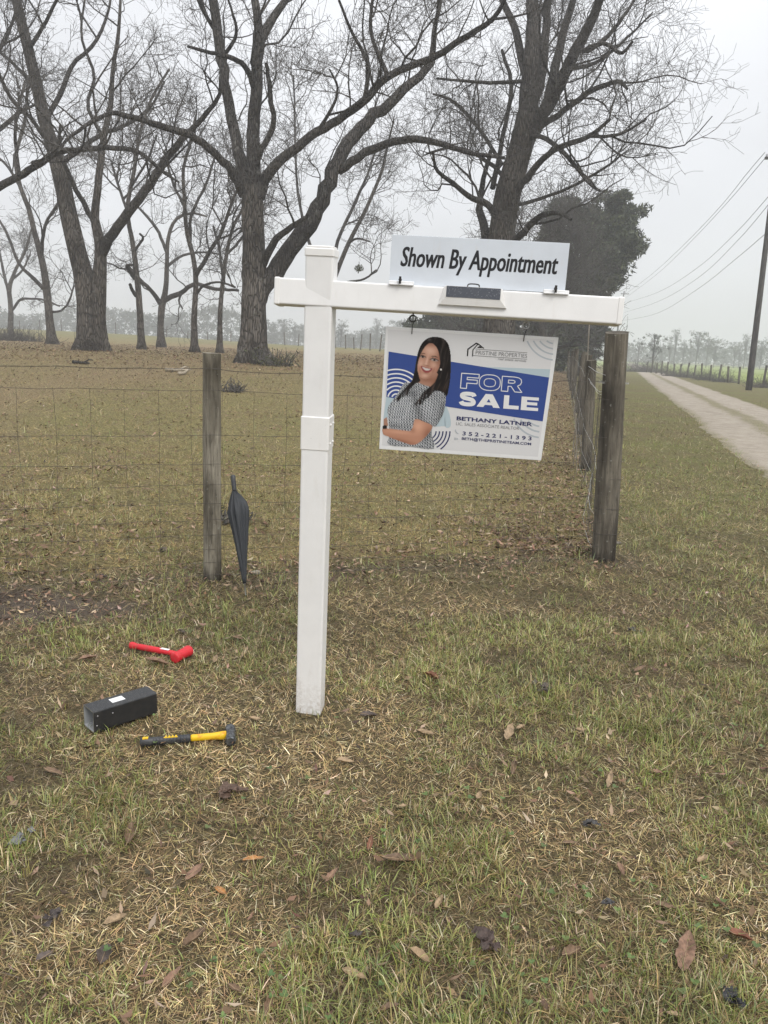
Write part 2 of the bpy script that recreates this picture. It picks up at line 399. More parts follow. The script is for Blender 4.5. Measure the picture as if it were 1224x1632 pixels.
mid = q.math('SUBTRACT', 1.0, q.rng(q.math('ABSOLUTE', q.math('SUBTRACT', la, .47)), .02, .13))
edge = q.rng(q.math('ABSOLUTE', q.math('SUBTRACT', la, .495)), .34, .46)
gfac = q.math('ADD', q.math('MULTIPLY', q.math('MAXIMUM', mid, edge), .95), q.math('MULTIPLY', q.math('SUBTRACT', nn, .5), 3.0))
q.col(q.mix(q.rng(gfac, .35, .85), sand, grs)); q.bump(q.math('ADD', nf, nd), .6, .02)
road = add('dirt_road', mesh('dirt_road', np.stack([rx.ravel(), ry.ravel(), rz.ravel()], 1), np.stack([k, k + len(lat), k + len(lat) + 1, k + 1], 1), rm, True, rt))
tag(road, 'sandy two track farm lane with a grassy middle', kind='structure')

# ------------------------------------------------------------------ haze
hm = bpy.data.materials.new('haze_air'); hm.use_nodes = True; t = hm.node_tree; t.nodes.clear()
pv = t.nodes.new('ShaderNodeVolumePrincipled'); pv.inputs['Color'].default_value = (.93, .95, .97, 1); pv.inputs['Density'].default_value = HAZE; pv.inputs['Anisotropy'].default_value = .2
mo = t.nodes.new('ShaderNodeOutputMaterial'); t.links.new(pv.outputs[0], mo.inputs['Volume'])
haze = add('haze', mesh('haze', *box(-760, 760, -100, 800, -1.6, 24), hm)); tag(haze, 'pale winter mist lying over the fields', kind='stuff')

# ------------------------------------------------------------------ grass
STRAW = np.array([(.48, .36, .18), (.34, .235, .115), (.70, .585, .38), (.20, .13, .065), (.35, .285, .12), (.11, .066, .037)])
GREEN = np.array([(.215, .265, .056), (.31, .36, .10), (.135, .16, .045), (.40, .41, .15), (.37, .33, .11), (.22, .26, .11)])
def blades(x, y, az, tilt, bend, L, W, col, simple=False):
    n = len(x); z = H(x, y) - .004
    d = np.stack([np.cos(az), np.sin(az), 0 * az], 1); side = np.stack([-np.sin(az + RNG.normal(0, .3, n)), np.cos(az), RNG.normal(0, .25, n)], 1)
    b = np.stack([x, y, z], 1)
    def dirv(t): return d * np.sin(t)[:, None] + np.array([0, 0, 1.0]) * np.cos(t)[:, None]
    m = b + dirv(tilt) * (L * .55)[:, None]; e = m + dirv(np.minimum(tilt + bend, 1.75)) * (L * .45)[:, None]
    e[:, 2] = np.maximum(e[:, 2], H(e[:, 0], e[:, 1]) + .004); m[:, 2] = np.maximum(m[:, 2], z + .006)
    wv = side * (W * .5)[:, None]
    if simple:
        V = np.stack([b - wv, b + wv, e], 1).reshape(-1, 3); return V, np.arange(n * 3).reshape(-1, 3), np.repeat(col, 3, 0)
    V = np.stack([b - wv, b + wv, m - wv * .85, m + wv * .85, e], 1).reshape(-1, 3)
    k = np.arange(n)[:, None] * 5
    Fq = np.concatenate([k + np.array([[0, 1, 3]]), k + np.array([[0, 3, 2]]), k + np.array([[2, 3, 4]])], 0)
    C = np.repeat(col, 5, 0); return V, Fq, C
def sample(n, y0, y1, dens, wid):
    ys = np.linspace(y0, y1, 400); wgt = wid(ys) * dens(ys); cdf = np.cumsum(wgt); cdf /= cdf[-1]
    yy = np.interp(RNG.random(n), cdf, ys); xx = (RNG.random(n) * 2 - 1) * wid(yy); return xx, yy
TUBE0 = np.array([-1.113, 2.70]); TROT = .779; TLEN = .257; TW = .087
def clear_of_things(x, y, pad=0.0):
    u = (x - TUBE0[0]) * math.cos(TROT) + (y - TUBE0[1]) * math.sin(TROT); v = -(x - TUBE0[0]) * math.sin(TROT) + (y - TUBE0[1]) * math.cos(TROT)
    ok = ~((u > -pad) & (u < TLEN + pad) & (v > -TW - pad) & (v < pad))
    ok &= ~((np.abs(x + .272) < .055) & (np.abs(y - 2.94) < .06))
    ok &= ~((np.abs(x + .272) < .07) & (y > 2.80) & (y < 2.95) & (_hash((x * 9999).astype(np.int64), (y * 9999).astype(np.int64), 5) < .75)); ok &= ~((np.abs(x + .786) < .05) & (y > 4.10) & (y < 4.33))
    ok &= np.hypot(x - LPOST[0], y - LPOST[1]) > .07
    ok &= np.hypot(x - CORNER[0], y - CORNER[1]) > .11
    for (a, b, r) in (((-.86, 2.60), (-.53, 2.69), .035), ((-1.21, 3.5), (-.9, 3.38), .045)):
        a, b = np.array(a), np.array(b); ab = b - a; tt = np.clip(((x - a[0]) * ab[0] + (y - a[1]) * ab[1]) / (ab @ ab), 0, 1)
        ok &= np.hypot(x - a[0] - tt * ab[0], y - a[1] - tt * ab[1]) > r
    return ok
def jit(c, s=.13): return c * np.exp(RNG.normal(0, s, (len(c), 1))) * np.exp(RNG.normal(0, .05, (len(c), 3)))
def zone_of(x, y): return z_green(x, y), z_soil(x, y), z_field(x, y)
parts_ = []
# lying straw thatch
def straw(n, y0, y1, dens, wid, size):
    x, y = sample(n, y0, y1, dens, wid); g, so_, fi = zone_of(x, y); rl = road_lat(x, y)
    keep = (RNG.random(n) < (1 - .68 * so_)) & ~((rl > -.05) & (rl < 2.6)) & clear_of_things(x, y)
    x, y, g, fi = x[keep], y[keep], g[keep], fi[keep]; n = len(x)
    dark = fbm(x, y, 3.2, 71)
    idx = RNG.choice(len(STRAW), n, p=[.19, .19, .12, .19, .17, .14]); dk2 = sstep(.46, .70, fbm(x, y, 4.2, 73)); c = jit(STRAW[idx], .3) * ((.56 + .62 * dark + .55 * z_straw(x, y)) * (1 - .52 * dk2 * (1 - .8 * z_straw(x, y))))[:, None]
    c = c * (1 - .12 * fi[:, None]) * np.where(fi[:, None] > .5, np.array([[1.14, 1.08, .78]]), 1.0)
    L = RNG.uniform(.022, .068, n) * size; W = RNG.uniform(.0010, .0023, n) * (.35 + .65 * size)
    parts_.append(blades(x, y, RNG.uniform(0, 2 * np.pi, n), RNG.uniform(1.05, 1.5, n), RNG.normal(.06, .16, n), L, W * (1.25 if y0 > 4 else 1), c, y0 > 4))
# green tufts
def tufts(nt_, per, y0, y1, dens, wid, size):
    x, y = sample(nt_, y0, y1, dens, wid); g, so_, fi = zone_of(x, y); rl = road_lat(x, y)
    p = np.clip(g * 1.4 - .02, 0.04, 1) * (1 - .93 * so_); keep = (RNG.random(nt_) < p) & ~((rl > -.05) & (rl < .85)) & ~((rl > 1.75) & (rl < 2.6))
    x, y, g, fi = x[keep], y[keep], g[keep], fi[keep]; n = len(x)
    fbm_ = fbm(x, y, 2.3, 77); tc_ = (.55 + .8 * fbm_)[:, None] * GREEN[RNG.choice(len(GREEN), n, p=[.24, .2, .18, .15, .13, .1])]
    hs = RNG.uniform(.55, 1.35, n) * (.6 + .75 * g)
    k = RNG.integers(max(per // 2, 2), per + 1, n); r = np.repeat(np.arange(n), k); m = len(r)
    az = RNG.uniform(0, 2 * np.pi, m); rad = RNG.random(m) * .022 * size
    bx = x[r] + np.cos(az) * rad; by = y[r] + np.sin(az) * rad
    dry = RNG.random(m) < (.30 + .25 * fi[r]); c = np.where(dry[:, None], STRAW[RNG.choice(5, m)], tc_[r]); c = jit(c) * (1 - .1 * fi[r][:, None])
    L = RNG.uniform(.018, .062, m) * hs[r] * size; W = RNG.uniform(.0013, .0033, m) * (.35 + .65 * size)
    ok = clear_of_things(bx, by)
    a = (bx, by, az + RNG.normal(0, .4, m), RNG.uniform(.15, 1.25, m), RNG.normal(.45, .3, m), L, W, c)
    parts_.append(blades(*[v[ok] for v in a]))
def base_tufts(cx, cy_, hw_, n):
    e = RNG.integers(0, 4, n); u_ = RNG.uniform(-hw_, hw_, n); d_ = hw_ + RNG.uniform(.002, .03, n); bx = np.where(e == 0, u_, np.where(e == 1, u_, np.where(e == 2, d_, -d_))) + cx; by = np.where(e == 0, -d_, np.where(e == 1, d_, u_)) + cy_
    c = jit(np.where((RNG.random(n) < .45)[:, None], GREEN[RNG.integers(0, 6, n)], STRAW[RNG.integers(0, 6, n)])) * .85
    parts_.append(blades(bx, by, RNG.uniform(0, 6.28, n), RNG.uniform(.1, 1.0, n), RNG.normal(.4, .3, n), RNG.uniform(.015, .045, n), RNG.uniform(.0014, .0028, n), c))
base_tufts(-.272, 2.94, .053, 110); base_tufts(LPOST[0], LPOST[1], .06, 160); base_tufts(CORNER[0], CORNER[1], .1, 200); base_tufts(-.786, 4.287, .02, 50)
for tt in np.linspace(0, 1, 9): base_tufts(-.86 + .33 * tt, 2.60 + .09 * tt, .02, 26); base_tufts(-1.21 + .31 * tt, 3.5 - .12 * tt, .025, 26)
for tt in np.linspace(0, 1, 6): base_tufts(TUBE0[0] + TLEN * tt * math.cos(TROT) + TW * .5 * math.sin(TROT), TUBE0[1] + TLEN * tt * math.sin(TROT) - TW * .5 * math.cos(TROT), TW * .62, 40)
wid1 = lambda y: .52 * y + 1.15; wid2 = lambda y: .54 * y + 1.1
straw(195000, 1.15, 4.2, lambda y: 1 / (.35 + y), wid1, 1.0)
tufts(30000, 10, 1.15, 4.2, lambda y: 1 / (.35 + y), wid1, 1.0)
straw(210000, 4.2, 10, lambda y: 1 / y, wid2, 1.45)
tufts(19000, 6, 4.2, 10, lambda y: 1 / y, wid2, 1.3)
straw(90000, 10, 26, lambda y: 1 / y ** 1.3, wid2, 2.2)
tufts(9000, 5, 10, 30, lambda y: 1 / y ** 1.3, wid2, 2.0)
V = []; Fq = []; C = []; off = 0
for v, f_, c in parts_: V.append(v); Fq.append(f_ + off); C.append(c); off += len(v)
grass = add('grass', mesh('grass', np.vstack(V), np.vstack(Fq), M['blade'], False, np.vstack(C))); tag(grass, 'short patchy winter grass, green tufts in straw thatch', 'grass', kind='stuff')

# small dead leaves nobody could count
LEAFC = np.array([(.17, .105, .065), (.22, .15, .10), (.12, .075, .05), (.28, .20, .135), (.07, .048, .036), (.35, .27, .19)])
def litter(x, y, size):
    n = len(x); az = RNG.uniform(0, 2 * np.pi, n); L = RNG.uniform(.55, 1.3, n) * size; Wd = L * RNG.uniform(.22, .45, n); z = H(x, y) + RNG.uniform(.008, .028, n)
    d = np.stack([np.cos(az), np.sin(az), RNG.normal(0, .3, n)], 1); s_ = np.stack([-np.sin(az), np.cos(az), RNG.normal(0, .35, n)], 1)
    b = np.stack([x, y, z], 1); cu = RNG.uniform(.0, .3, n)[:, None] * np.array([0, 0, 1.0]) * L[:, None]
    V = np.stack([b - d * (L / 2)[:, None] + cu, b - s_ * (Wd / 2)[:, None] + cu * .5, b, b + s_ * (Wd / 2)[:, None] + cu * .5, b + d * (L / 2)[:, None] + cu], 1).reshape(-1, 3)
    V[:, 2] = np.maximum(V[:, 2], np.repeat(z - .012, 5)); k = np.arange(n)[:, None] * 5
    f_ = np.concatenate([k + np.array([[0, 1, 2]]), k + np.array([[0, 2, 3]]), k + np.array([[1, 4, 2]]), k + np.array([[2, 4, 3]])])
    return V, f_, np.repeat(jit(LEAFC[RNG.choice(6, n, p=[.26, .24, .2, .14, .1, .06])], .2), 5, 0)
L_ = []
x, y = sample(30000, 4.4, 26, lambda y: 1 / y ** 1.1, wid2); fi = z_field(x, y); keep = (RNG.random(len(x)) < fi * (.2 + .9 * sstep(.42, .62, fbm(x, y, 1.3, 81)) + .5 * sstep(12, 20, y))) ; L_.append(litter(x[keep], y[keep], .055))
x, y = sample(14000, 20, 50, lambda y: 1 / y, wid2); keep = RNG.random(len(x)) < z_field(x, y); L_.append(litter(x[keep], y[keep], .10))
u = RNG.uniform(0, 1, 9000) ** 1.6 * 55; v = -np.abs(RNG.normal(.42, .36, 9000)); x = CORNER[0] + SDIR[0] * u + SDIR[1] * v; y = CORNER[1] + SDIR[1] * u - SDIR[0] * v; keep = y > 5.2; L_.append(litter(x[keep], y[keep], .052))
u = RNG.uniform(-4.2, 2.95, 1500); v = RNG.normal(.05, .2, 1500); x = LPOST[0] + FDIR[0] * u - FDIR[1] * v; y = LPOST[1] + FDIR[1] * u + FDIR[0] * v; L_.append(litter(x, y, .045))
x, y = sample(2200, 1.2, 5.5, lambda y: 1 + 0 * y, wid1); keep = clear_of_things(x, y, .02); L_.append(litter(x[keep], y[keep], .034))
x = RNG.normal(-2.1, .7, 700); y = RNG.normal(3.98, .28, 700); L_.append(litter(x, y, .04))
x, y = sample(5200, 4.5, 24, lambda y: 1 / y, wid2); keep = (side_dist(x, y) > .1) & ~((road_lat(x, y) > 0) & (road_lat(x, y) < 2.5)); L_.append(litter(x[keep], y[keep], .045))
V = []; Fq = []; C = []; off = 0
for v, f_, c in L_: V.append(v); Fq.append(f_ + off); C.append(c); off += len(v)
lit = add('leaf_litter', mesh('leaf_litter', np.vstack(V), np.vstack(Fq), M['litter'], False, np.vstack(C))); tag(lit, 'small brown dead leaves strewn over the pasture and along the fences', 'leaves', kind='stuff')

# clover: small round leaves near the camera, nobody could count them
n = 420; x, y = sample(n, 1.2, 3.0, lambda y: 1 / y ** 1.5, wid1); keep = (fbm(x, y, 2.6, 95) > .52) & clear_of_things(x, y, .02); x, y = x[keep], y[keep]; n = len(x); V = []
a0 = RNG.uniform(0, 6.28, n); zc = H(x, y) + RNG.uniform(.016, .034, n); rr = RNG.uniform(.0035, .0065, n)
for k in range(3):
    ax_ = a0 + k * 2.094; cxk = x + np.cos(ax_) * rr; cyk = y + np.sin(ax_) * rr
    for j in range(6): V.append(np.stack([cxk + rr * np.cos(j * 1.047), cyk + rr * np.sin(j * 1.047), zc + .002 * np.cos(j * 1.047 - ax_)], 1))
V = np.stack(V, 1).reshape(n, 3, 6, 3).reshape(-1, 3); Fq = np.concatenate([np.arange(n * 3)[:, None] * 6 + np.array([[0, j, j + 1]]) for j in range(1, 5)])
cl_ = add('clover', mesh('clover', V, Fq, M['blade'], False, np.repeat(jit(np.tile([(.11, .16, .05)], (n, 1))), 18, 0))); tag(cl_, 'tiny round clover leaves low in the foreground grass', 'clover', kind='stuff')
# ------------------------------------------------------------------ white yard-sign post
def lmat(o): return Matrix.LocRotScale(o.location, o.rotation_euler, None)
post = thing('sign_post', (-.272, 2.94, -.028), 'white vinyl yard sign post with a long cross arm standing in the grass', 'sign post', rot=(.054, .015, -.102))
hw = .051
def lpart(root, name, vf, m, smooth=False, label=None): return part(root, name, vf[0], vf[1], m, smooth, world=False, label=label)
lpart(post, 'lower_post', rbox(-hw, hw, -hw, hw, -.06, 1.16, .007), M['vinyl_low'])
lpart(post, 'upper_post', rbox(-hw + .0015, hw - .0015, -hw + .0015, hw - .0015, 1.158, 1.795, .007), M['vinyl'])
slv = lpart(post, 'coupling_sleeve', rbox(-hw - .0024, hw + .0024, -hw - .0024, hw + .0024, 1.103, 1.228, .006), M['cap'])
for z in (1.128, 1.198):
    for y in (-.026, .026):
        v, f_ = lathe([(.0056, 0), (.0052, .002), (.0035, .0042), (.0012, .005)], 10)
        v = np.stack([v[:, 2] + hw + .0023, v[:, 0] + y, v[:, 1] + z], 1); lpart(slv, 'rivet', (v, f_), M['cap'], True)
cap = join(rbox(-hw - .0016, hw + .0016, -hw - .0016, hw + .0016, 1.786, 1.815, .007), rbox(-hw + .004, hw - .004, -hw + .004, hw - .004, 1.8145, 1.823, .01))
lpart(post, 'post_cap', cap, M['cap'])
# the cross arm is an Empty part of the post with its own slight twist
pm = lmat(post)
armw = Matrix.LocRotScale(Vector((-.413, 2.81, 1.68)), Euler((-.035, .022, -.06)), None)
arm = bpy.data.objects.new('cross_arm', mesh('cross_arm', *swap(rbox(-.0, .091, -.091, .0, .014, 1.193, .006), [2, 0, 1]), M['vinyl'])); COL.objects.link(arm)
arm.parent = post; arm.matrix_local = pm.inverted() @ armw
def arm_part(name, vf, m, smooth=False): return part(arm, name, vf[0], vf[1], m, smooth, world=False)
arm_part('end_cap', swap(rbox(-.002, .093, -.093, .002, -.004, .0165, .006), [2, 0, 1]), M['cap'])
arm_part('end_cap', swap(rbox(-.002, .093, -.093, .002, 1.1905, 1.211, .006), [2, 0, 1]), M['cap'])
# solar lamp housing let into the front of the arm
x0, x1 = .574, .812
hous = (np.array([[x0, -.001, -.062], [x1, -.001, -.062], [x0 + .018, -.001, .001], [x1 - .018, -.001, .001],
                  [x0 + .003, -.010, -.060], [x1 - .003, -.010, -.060], [x0 + .024, -.016, -.036], [x1 - .024, -.016, -.036], [x0 + .024, -.016, .003], [x1 - .024, -.016, .003],
                  [x0 + .018, .012, .004], [x1 - .018, .012, .004]]),
        [(0, 1, 5, 4), (4, 5, 7, 6), (0, 4, 6), (0, 6, 8, 2), (1, 7, 5), (1, 3, 9, 7), (6, 7, 9, 8), (8, 9, 11, 10), (2, 8, 10), (3, 11, 9)])
ho = arm_part('lamp_housing', hous, M['cap'])
pvm = mat('solar_cell', (.05, .055, .07), .25, .5); q = NB(pvm); dr = q.rng(q.noise(q.coord(), 260, 2), .62, .7); q.col(q.mix(dr, (.065, .072, .09), (.22, .23, .25))); q.bump(dr, .5, .001)
pan = np.array([[x0 + .026, -.0175, -.0345], [x1 - .026, -.0175, -.0345], [x1 - .026, -.0175, .0022], [x0 + .026, -.0175, .0022]])
panv = np.vstack([pan, pan + [0, .003, 0]])
arm_part('solar_cell', (panv, [(0, 1, 2, 3), (7, 6, 5, 4), (0, 4, 5, 1), (1, 5, 6, 2), (2, 6, 7, 3), (3, 7, 4, 0)]), pvm)
lw = tubes(resample([(.672, -.004, .002), (.674, -.006, .012), (.69, -.008, .014), (.71, -.006, .012), (.712, -.004, .002)], 14), np.full(14, .0022), 6, True)
arm_part('lamp_bracket', lw, M['iron'])
for a in (.398, .932):                                  # clear clips that hold the rider, with thumb screws
    cp = arm_part('rider_clip', join(swap(rbox(-.002, .011, -.0065, .004, a, a + .088, .003), [2, 1, 0]), swap(rbox(-.0035, .001, -.0095, .014, a + .002, a + .086, .001), [2, 1, 0])), M['panel'])
    v, f_ = lathe([(.0045, 0), (.006, .001), (.006, .006), (.003, .009)], 8); v = np.stack([v[:, 0] + a + .04, -.008 - v[:, 2], v[:, 1] + .014], 1)
    part(cp, 'thumb_screw', *join((v, f_), box(a + .036, a + .044, -.02, -.016, .0, .024)), M['iron'], world=False)
for a, mm in ((.489, M['iron']), (.889, M['zinc'])):    # eye bolts under the arm
    th = np.linspace(0, 2 * np.pi, 20)
    ring = tubes(np.stack([a + .0115 * np.sin(th), np.full(20, .045), -.110 - .0115 * np.cos(th)], 1), np.full(20, .0024), 6)
    shank = tubes(np.array([[a, .045, -.085], [a, .045, -.0985]]), np.full(2, .0028), 6, True)
    part(arm, 'eye_bolt', *join((ring[0], ring[1]), shank), mm, True, world=False)

# ------------------------------------------------------------------ flat print on the hanging sign and the rider
def quad_h(src, dst):
    A = []
    for (x, y), (u, v) in zip(src, dst):
        A += [[x, y, 1, 0, 0, 0, -u * x, -u * y, -u], [0, 0, 0, x, y, 1, -v * x, -v * y, -v]]
    return np.linalg.svd(np.array(A, float))[2][-1].reshape(3, 3)
def hom(Hm, p):
    p = np.asarray(p, float); q_ = np.c_[p, np.ones(len(p))] @ Hm.T; return q_[:, :2] / q_[:, 2:]
SW, SH = .617, .463
sign = thing('for_sale_sign', (-.02, 2.84, 1.528), 'white and blue FOR SALE sign with a woman\'s portrait hanging under the arm', 'sign', rot=(.193, .026, -.041))
lpart(sign, 'panel', swap(rbox(-SH, 0, -.0025, .0025, 0, SW, .0012), [2, 1, 0]), M['panel'])
HS = quad_h([(60, 42), (1187, 108), (1063, 915), (22, 835)], [(0, 0), (SW, 0), (SW, -SH), (0, -SH)])
LAY = [0]
def ink(name, col, rough=.42): return mat('ink_' + name, col, rough, .35)
I_ = dict(blue=ink('blue', (.042, .080, .285)), navy=ink('navy', (.03, .035, .12)), white=ink('white', (.80, .80, .80)), sky=ink('sky', (.47, .57, .62)), grey=ink('grey', (.46, .50, .54)), black=ink('black', (.012, .012, .014)),
          paper=ink('paper', (.70, .70, .71)), hair=ink('hair', (.010, .008, .009)), hair2=ink('hair_gloss', (.045, .03, .028)), skin=ink('skin', (.46, .25, .18)), skin2=ink('skin_warm', (.44, .205, .13)), skin3=ink('skin_deep', (.30, .135, .085)), lip=ink('lip', (.22, .05, .05)), txt=ink('text_grey', (.18, .18, .19)), pale=ink('skin_pale', (.58, .31, .22)))
def flat(root, name, polys, m, layer, Hm=HS, front=-.0025, label=None):
    V = []; Fc = []
    for p in polys:
        u = hom(Hm, p); o = len(V); V += [(a, front - .00022 * layer, b) for a, b in u]; Fc.append(tuple(range(o, o + len(u))))
    me = mesh(name, V, Fc, m)
    for pl in me.polygons:
        pass
    o_ = add(name, me, root)
    if label: o_['label'] = label
    import bmesh
    bm = bmesh.new(); bm.from_mesh(me); bmesh.ops.triangulate(bm, faces=bm.faces[:], quad_method='BEAUTY', ngon_method='EAR_CLIP')
    for f_ in bm.faces:
        if f_.normal.y > 0: f_.normal_flip()
    bm.to_mesh(me); bm.free(); return o_
def soft(p, n=4):               # closed Catmull-Rom outline
    p = np.array(p, float); N = len(p); out = []
    for i in range(N):
        a, b, c, d = p[i - 1], p[i], p[(i + 1) % N], p[(i + 2) % N]
        for t in np.arange(n) / n: out.append(.5 * (2 * b + (c - a) * t + (2 * a - 5 * b + 4 * c - d) * t * t + (3 * b - a - 3 * c + d) * t ** 3))
    return np.array(out)
def arcs(cx, cy, radii, w_, a0, a1, ok):
    out = []
    for r in radii:
        run = []
        for a in np.radians(np.linspace(a0, a1, 60)):
            p = (cx + r * math.cos(a), cy + r * math.sin(a))
            if ok(*p): run.append(a)
        if len(run) > 2:
            run = np.array(run); out.append(np.vstack([np.c_[cx + (r + w_ / 2) * np.cos(run), cy + (r + w_ / 2) * np.sin(run)], np.c_[cx + (r - w_ / 2) * np.cos(run[::-1]), cy + (r - w_ / 2) * np.sin(run[::-1])]]))
    return out
flat(sign, 'print_ground', [[(76, 62), (1158, 124), (1042, 890), (40, 812)]], I_['paper'], 1)
for pc_ in ([(690, 303), (1129, 318), (1121, 374), (800, 325)], [(66, 500), (120, 508), (120, 640), (48, 640)], np.vstack([[(445, 690), (380, 692), (380, 560)], soft([(445, 562), (462, 590), (474, 630), (477, 691), (440, 690)], 3)])): flat(sign, 'pale_shape', [pc_], I_['sky'], 2)
flat(sign, 'blue_band', [[(79, 206), (1121, 372), (1076, 660), (450, 563), (66, 501)]], I_['blue'], 3)
flat(sign, 'ring_ornament', arcs(128, 508, (186, 158, 131, 104, 78, 52, 27), 9, 180, 330, lambda x, y: x > 68 and y < 500 and x < 250), I_['white'], 4)
flat(sign, 'ring_ornament', arcs(333, 722, (140, 117, 95, 73, 51), 8, -2, 62, lambda x, y: y < 838 and y > 722), I_['navy'], 4)
flat(sign, 'ring_ornament', arcs(1162, 60, (196, 158, 122, 88), 10, 90, 180, lambda x, y: y > 128 and x < 1150), I_['grey'], 2)
flat(sign, 'ring_ornament', arcs(1072, 566, (200, 163, 128), 11, 60, 180, lambda x, y: y > 572 + (x - 455) * .156 and x < 1056), I_['grey'], 2)
def thick(pts, w_):
    out = []
    for a, b in zip(pts[:-1], pts[1:]):
        a, b = np.array(a, float), np.array(b, float); d = (b - a) / np.linalg.norm(b - a); n_ = np.array([-d[1], d[0]]) * w_ / 2; a = a - d * w_ * .3; b = b + d * w_ * .3; out.append([a + n_, b + n_, b - n_, a - n_])
    return out
lg = flat(sign, 'house_logo', thick([(587, 231), (590, 188), (644, 148), (660, 155)], 8) + thick([(620, 233), (623, 192), (657, 152), (693, 181)], 6) + [[(650, 178), (668, 165), (684, 180)]] + thick([(640, 186), (978, 209)], 2.2) + thick([(625, 229), (976, 252)], 2.2), I_['black'], 4)
# lettering: outline text turned into thin flat meshes
def text_pts(s_, bold, shear):
    cu = bpy.data.curves.new('lettering', 'FONT'); cu.body = s_; cu.size = 1; cu.offset = bold; cu.shear = shear; cu.resolution_u = 3; cu.fill_mode = 'FRONT'
    ob = bpy.data.objects.new('lettering', cu); COL.objects.link(ob); dg = bpy.context.evaluated_depsgraph_get(); ev = ob.evaluated_get(dg)
    me = ev.to_mesh(); V = np.array([v.co[:2] for v in me.vertices]); Fc = [tuple(p.vertices) for p in me.polygons]; ev.to_mesh_clear()
    bpy.data.objects.remove(ob); bpy.data.curves.remove(cu); return V, Fc
def letters(root, s_, p0, p1, cap_h, m, layer, bold=0.0, shear=0.0, Hm=HS, front=-.0025, up=None, capref=.727):
    V, Fc = text_pts(s_, bold, shear); p0 = np.array(p0, float); p1 = np.array(p1, float)
    a, b = V[:, 0].min(), V[:, 0].max(); u = (p1 - p0) / (b - a); d = (p1 - p0) / np.linalg.norm(p1 - p0)
    upv = np.array(up, float) if up is not None else np.array([.09, -1.0]); upv = upv / np.linalg.norm(upv) * cap_h / capref
    P = p0 + (V[:, :1] - a) * u + V[:, 1:] * upv
    uv = hom(Hm, P); return add('lettering', mesh('lettering', np.c_[uv[:, 0], np.full(len(uv), front - .00022 * layer), uv[:, 1]], Fc, m), root)
def glyph(pts, x0, x1, by, h_):
    return [((x0 + (x1 - x0) * a) + .085 * h_ * b, by + .0705 * ((x0 + (x1 - x0) * a) - 540) - h_ * b) for a, b in pts]
def oval(rx_, ry_, n=28, e=.8): return [(.5 + rx_ * math.copysign(abs(math.cos(t)) ** e, math.cos(t)), .5 + ry_ * math.copysign(abs(math.sin(t)) ** e, math.sin(t))) for t in np.linspace(0, 2 * np.pi, n, endpoint=False)]
G_F = [(0, 0), (0, 1), (1, 1), (1, .75), (.34, .75), (.34, .6), (.92, .6), (.92, .36), (.34, .36), (.34, 0)]
G_R = [(0, 0), (0, 1), (.62, 1), (.82, .96), (.94, .86), (.97, .68), (.92, .51), (.78, .40), (1.02, 0), (.67, 0), (.47, .35), (.32, .35), (.32, 0)]; G_Ri = [(.32, .57), (.32, .77), (.56, .77), (.64, .72), (.64, .62), (.56, .57)]
G_A = [(0, 0), (.35, 1), (.65, 1), (1, 0), (.71, 0), (.655, .17), (.345, .17), (.29, 0)]; G_Ai = [(.415, .38), (.585, .38), (.5, .64)]
G_L = [(0, 0), (0, 1), (.34, 1), (.34, .27), (1, .27), (1, 0)]
G_E = [(0, 0), (0, 1), (1, 1), (1, .77), (.33, .77), (.33, .62), (.93, .62), (.93, .40), (.33, .40), (.33, .23), (1, .23), (1, 0)]
sc_l = resample(np.array([(.88, .70, 0), (.80, .83, 0), (.5, .87, 0), (.2, .82, 0), (.15, .70, 0), (.25, .58, 0), (.5, .52, 0), (.75, .45, 0), (.85, .31, 0), (.8, .17, 0), (.5, .12, 0), (.2, .16, 0), (.11, .30, 0)]), 40)[:, :2]
tg = np.gradient(sc_l, axis=0) * np.array([110., 92.]); nn_ = np.c_[-tg[:, 1], tg[:, 0]] / np.hypot(tg[:, 0], tg[:, 1])[:, None] * 13.0; nn_ = nn_ / np.array([110., 92.]); nn_[:, 0] *= 1.25
def s_quads(x0, x1, by, h_): return [glyph([sc_l[i] + nn_[i], sc_l[i + 1] + nn_[i + 1], sc_l[i + 1] - nn_[i + 1], sc_l[i] - nn_[i]], x0, x1, by, h_) for i in range(len(sc_l) - 1)]
def outline(pts, x0, x1, by, h_): g = glyph(pts, x0, x1, by, h_); return thick(g + [g[0]], 5.5)
fo = [q_ for a, x0, x1 in ((G_F, 541, 655), (oval(.5, .53), 659, 796), (oval(.27, .27), 659, 796), (G_R, 806, 938), (G_Ri, 806, 938)) for q_ in outline(a, x0, x1, 442, 97)]
def inkset(polys, m, layer): return flat(sign, 'lettering', polys, m, layer)
inkset(fo, I_['white'], 4)
inkset(s_quads(531, 638, 556, 92) + [glyph(G_A, 645, 796, 555, 86), glyph(G_L, 818, 918, 556, 88), glyph(G_E, 932, 1045, 557, 88)], I_['white'], 4)
inkset([glyph(G_Ai, 645, 796, 555, 86)], I_['blue'], 5)
letters(sign, 'BETHANY LATNER', (515, 650), (1007, 691), 25, I_['navy'], 4, .028)
letters(sign, 'LIC. SALES ASSOCIATE REALTOR', (512, 682), (921, 715), 20, I_['txt'], 4, -.004)
letters(sign, '3 5 2 - 2 2 1 - 1 3 9 3', (553, 748), (1001, 783), 25, I_['navy'], 4, .022)
letters(sign, 'BETH@THEPRISTINETEAM.COM', (548, 777), (998, 815), 17, I_['navy'], 4, .02)
letters(sign, 'PRISTINE PROPERTIES', (640, 221), (976, 243), 27, I_['txt'], 4, -.003)
letters(sign, 'real estate services', (786, 257), (971, 270), 16, I_['txt'], 4, 0, .15)
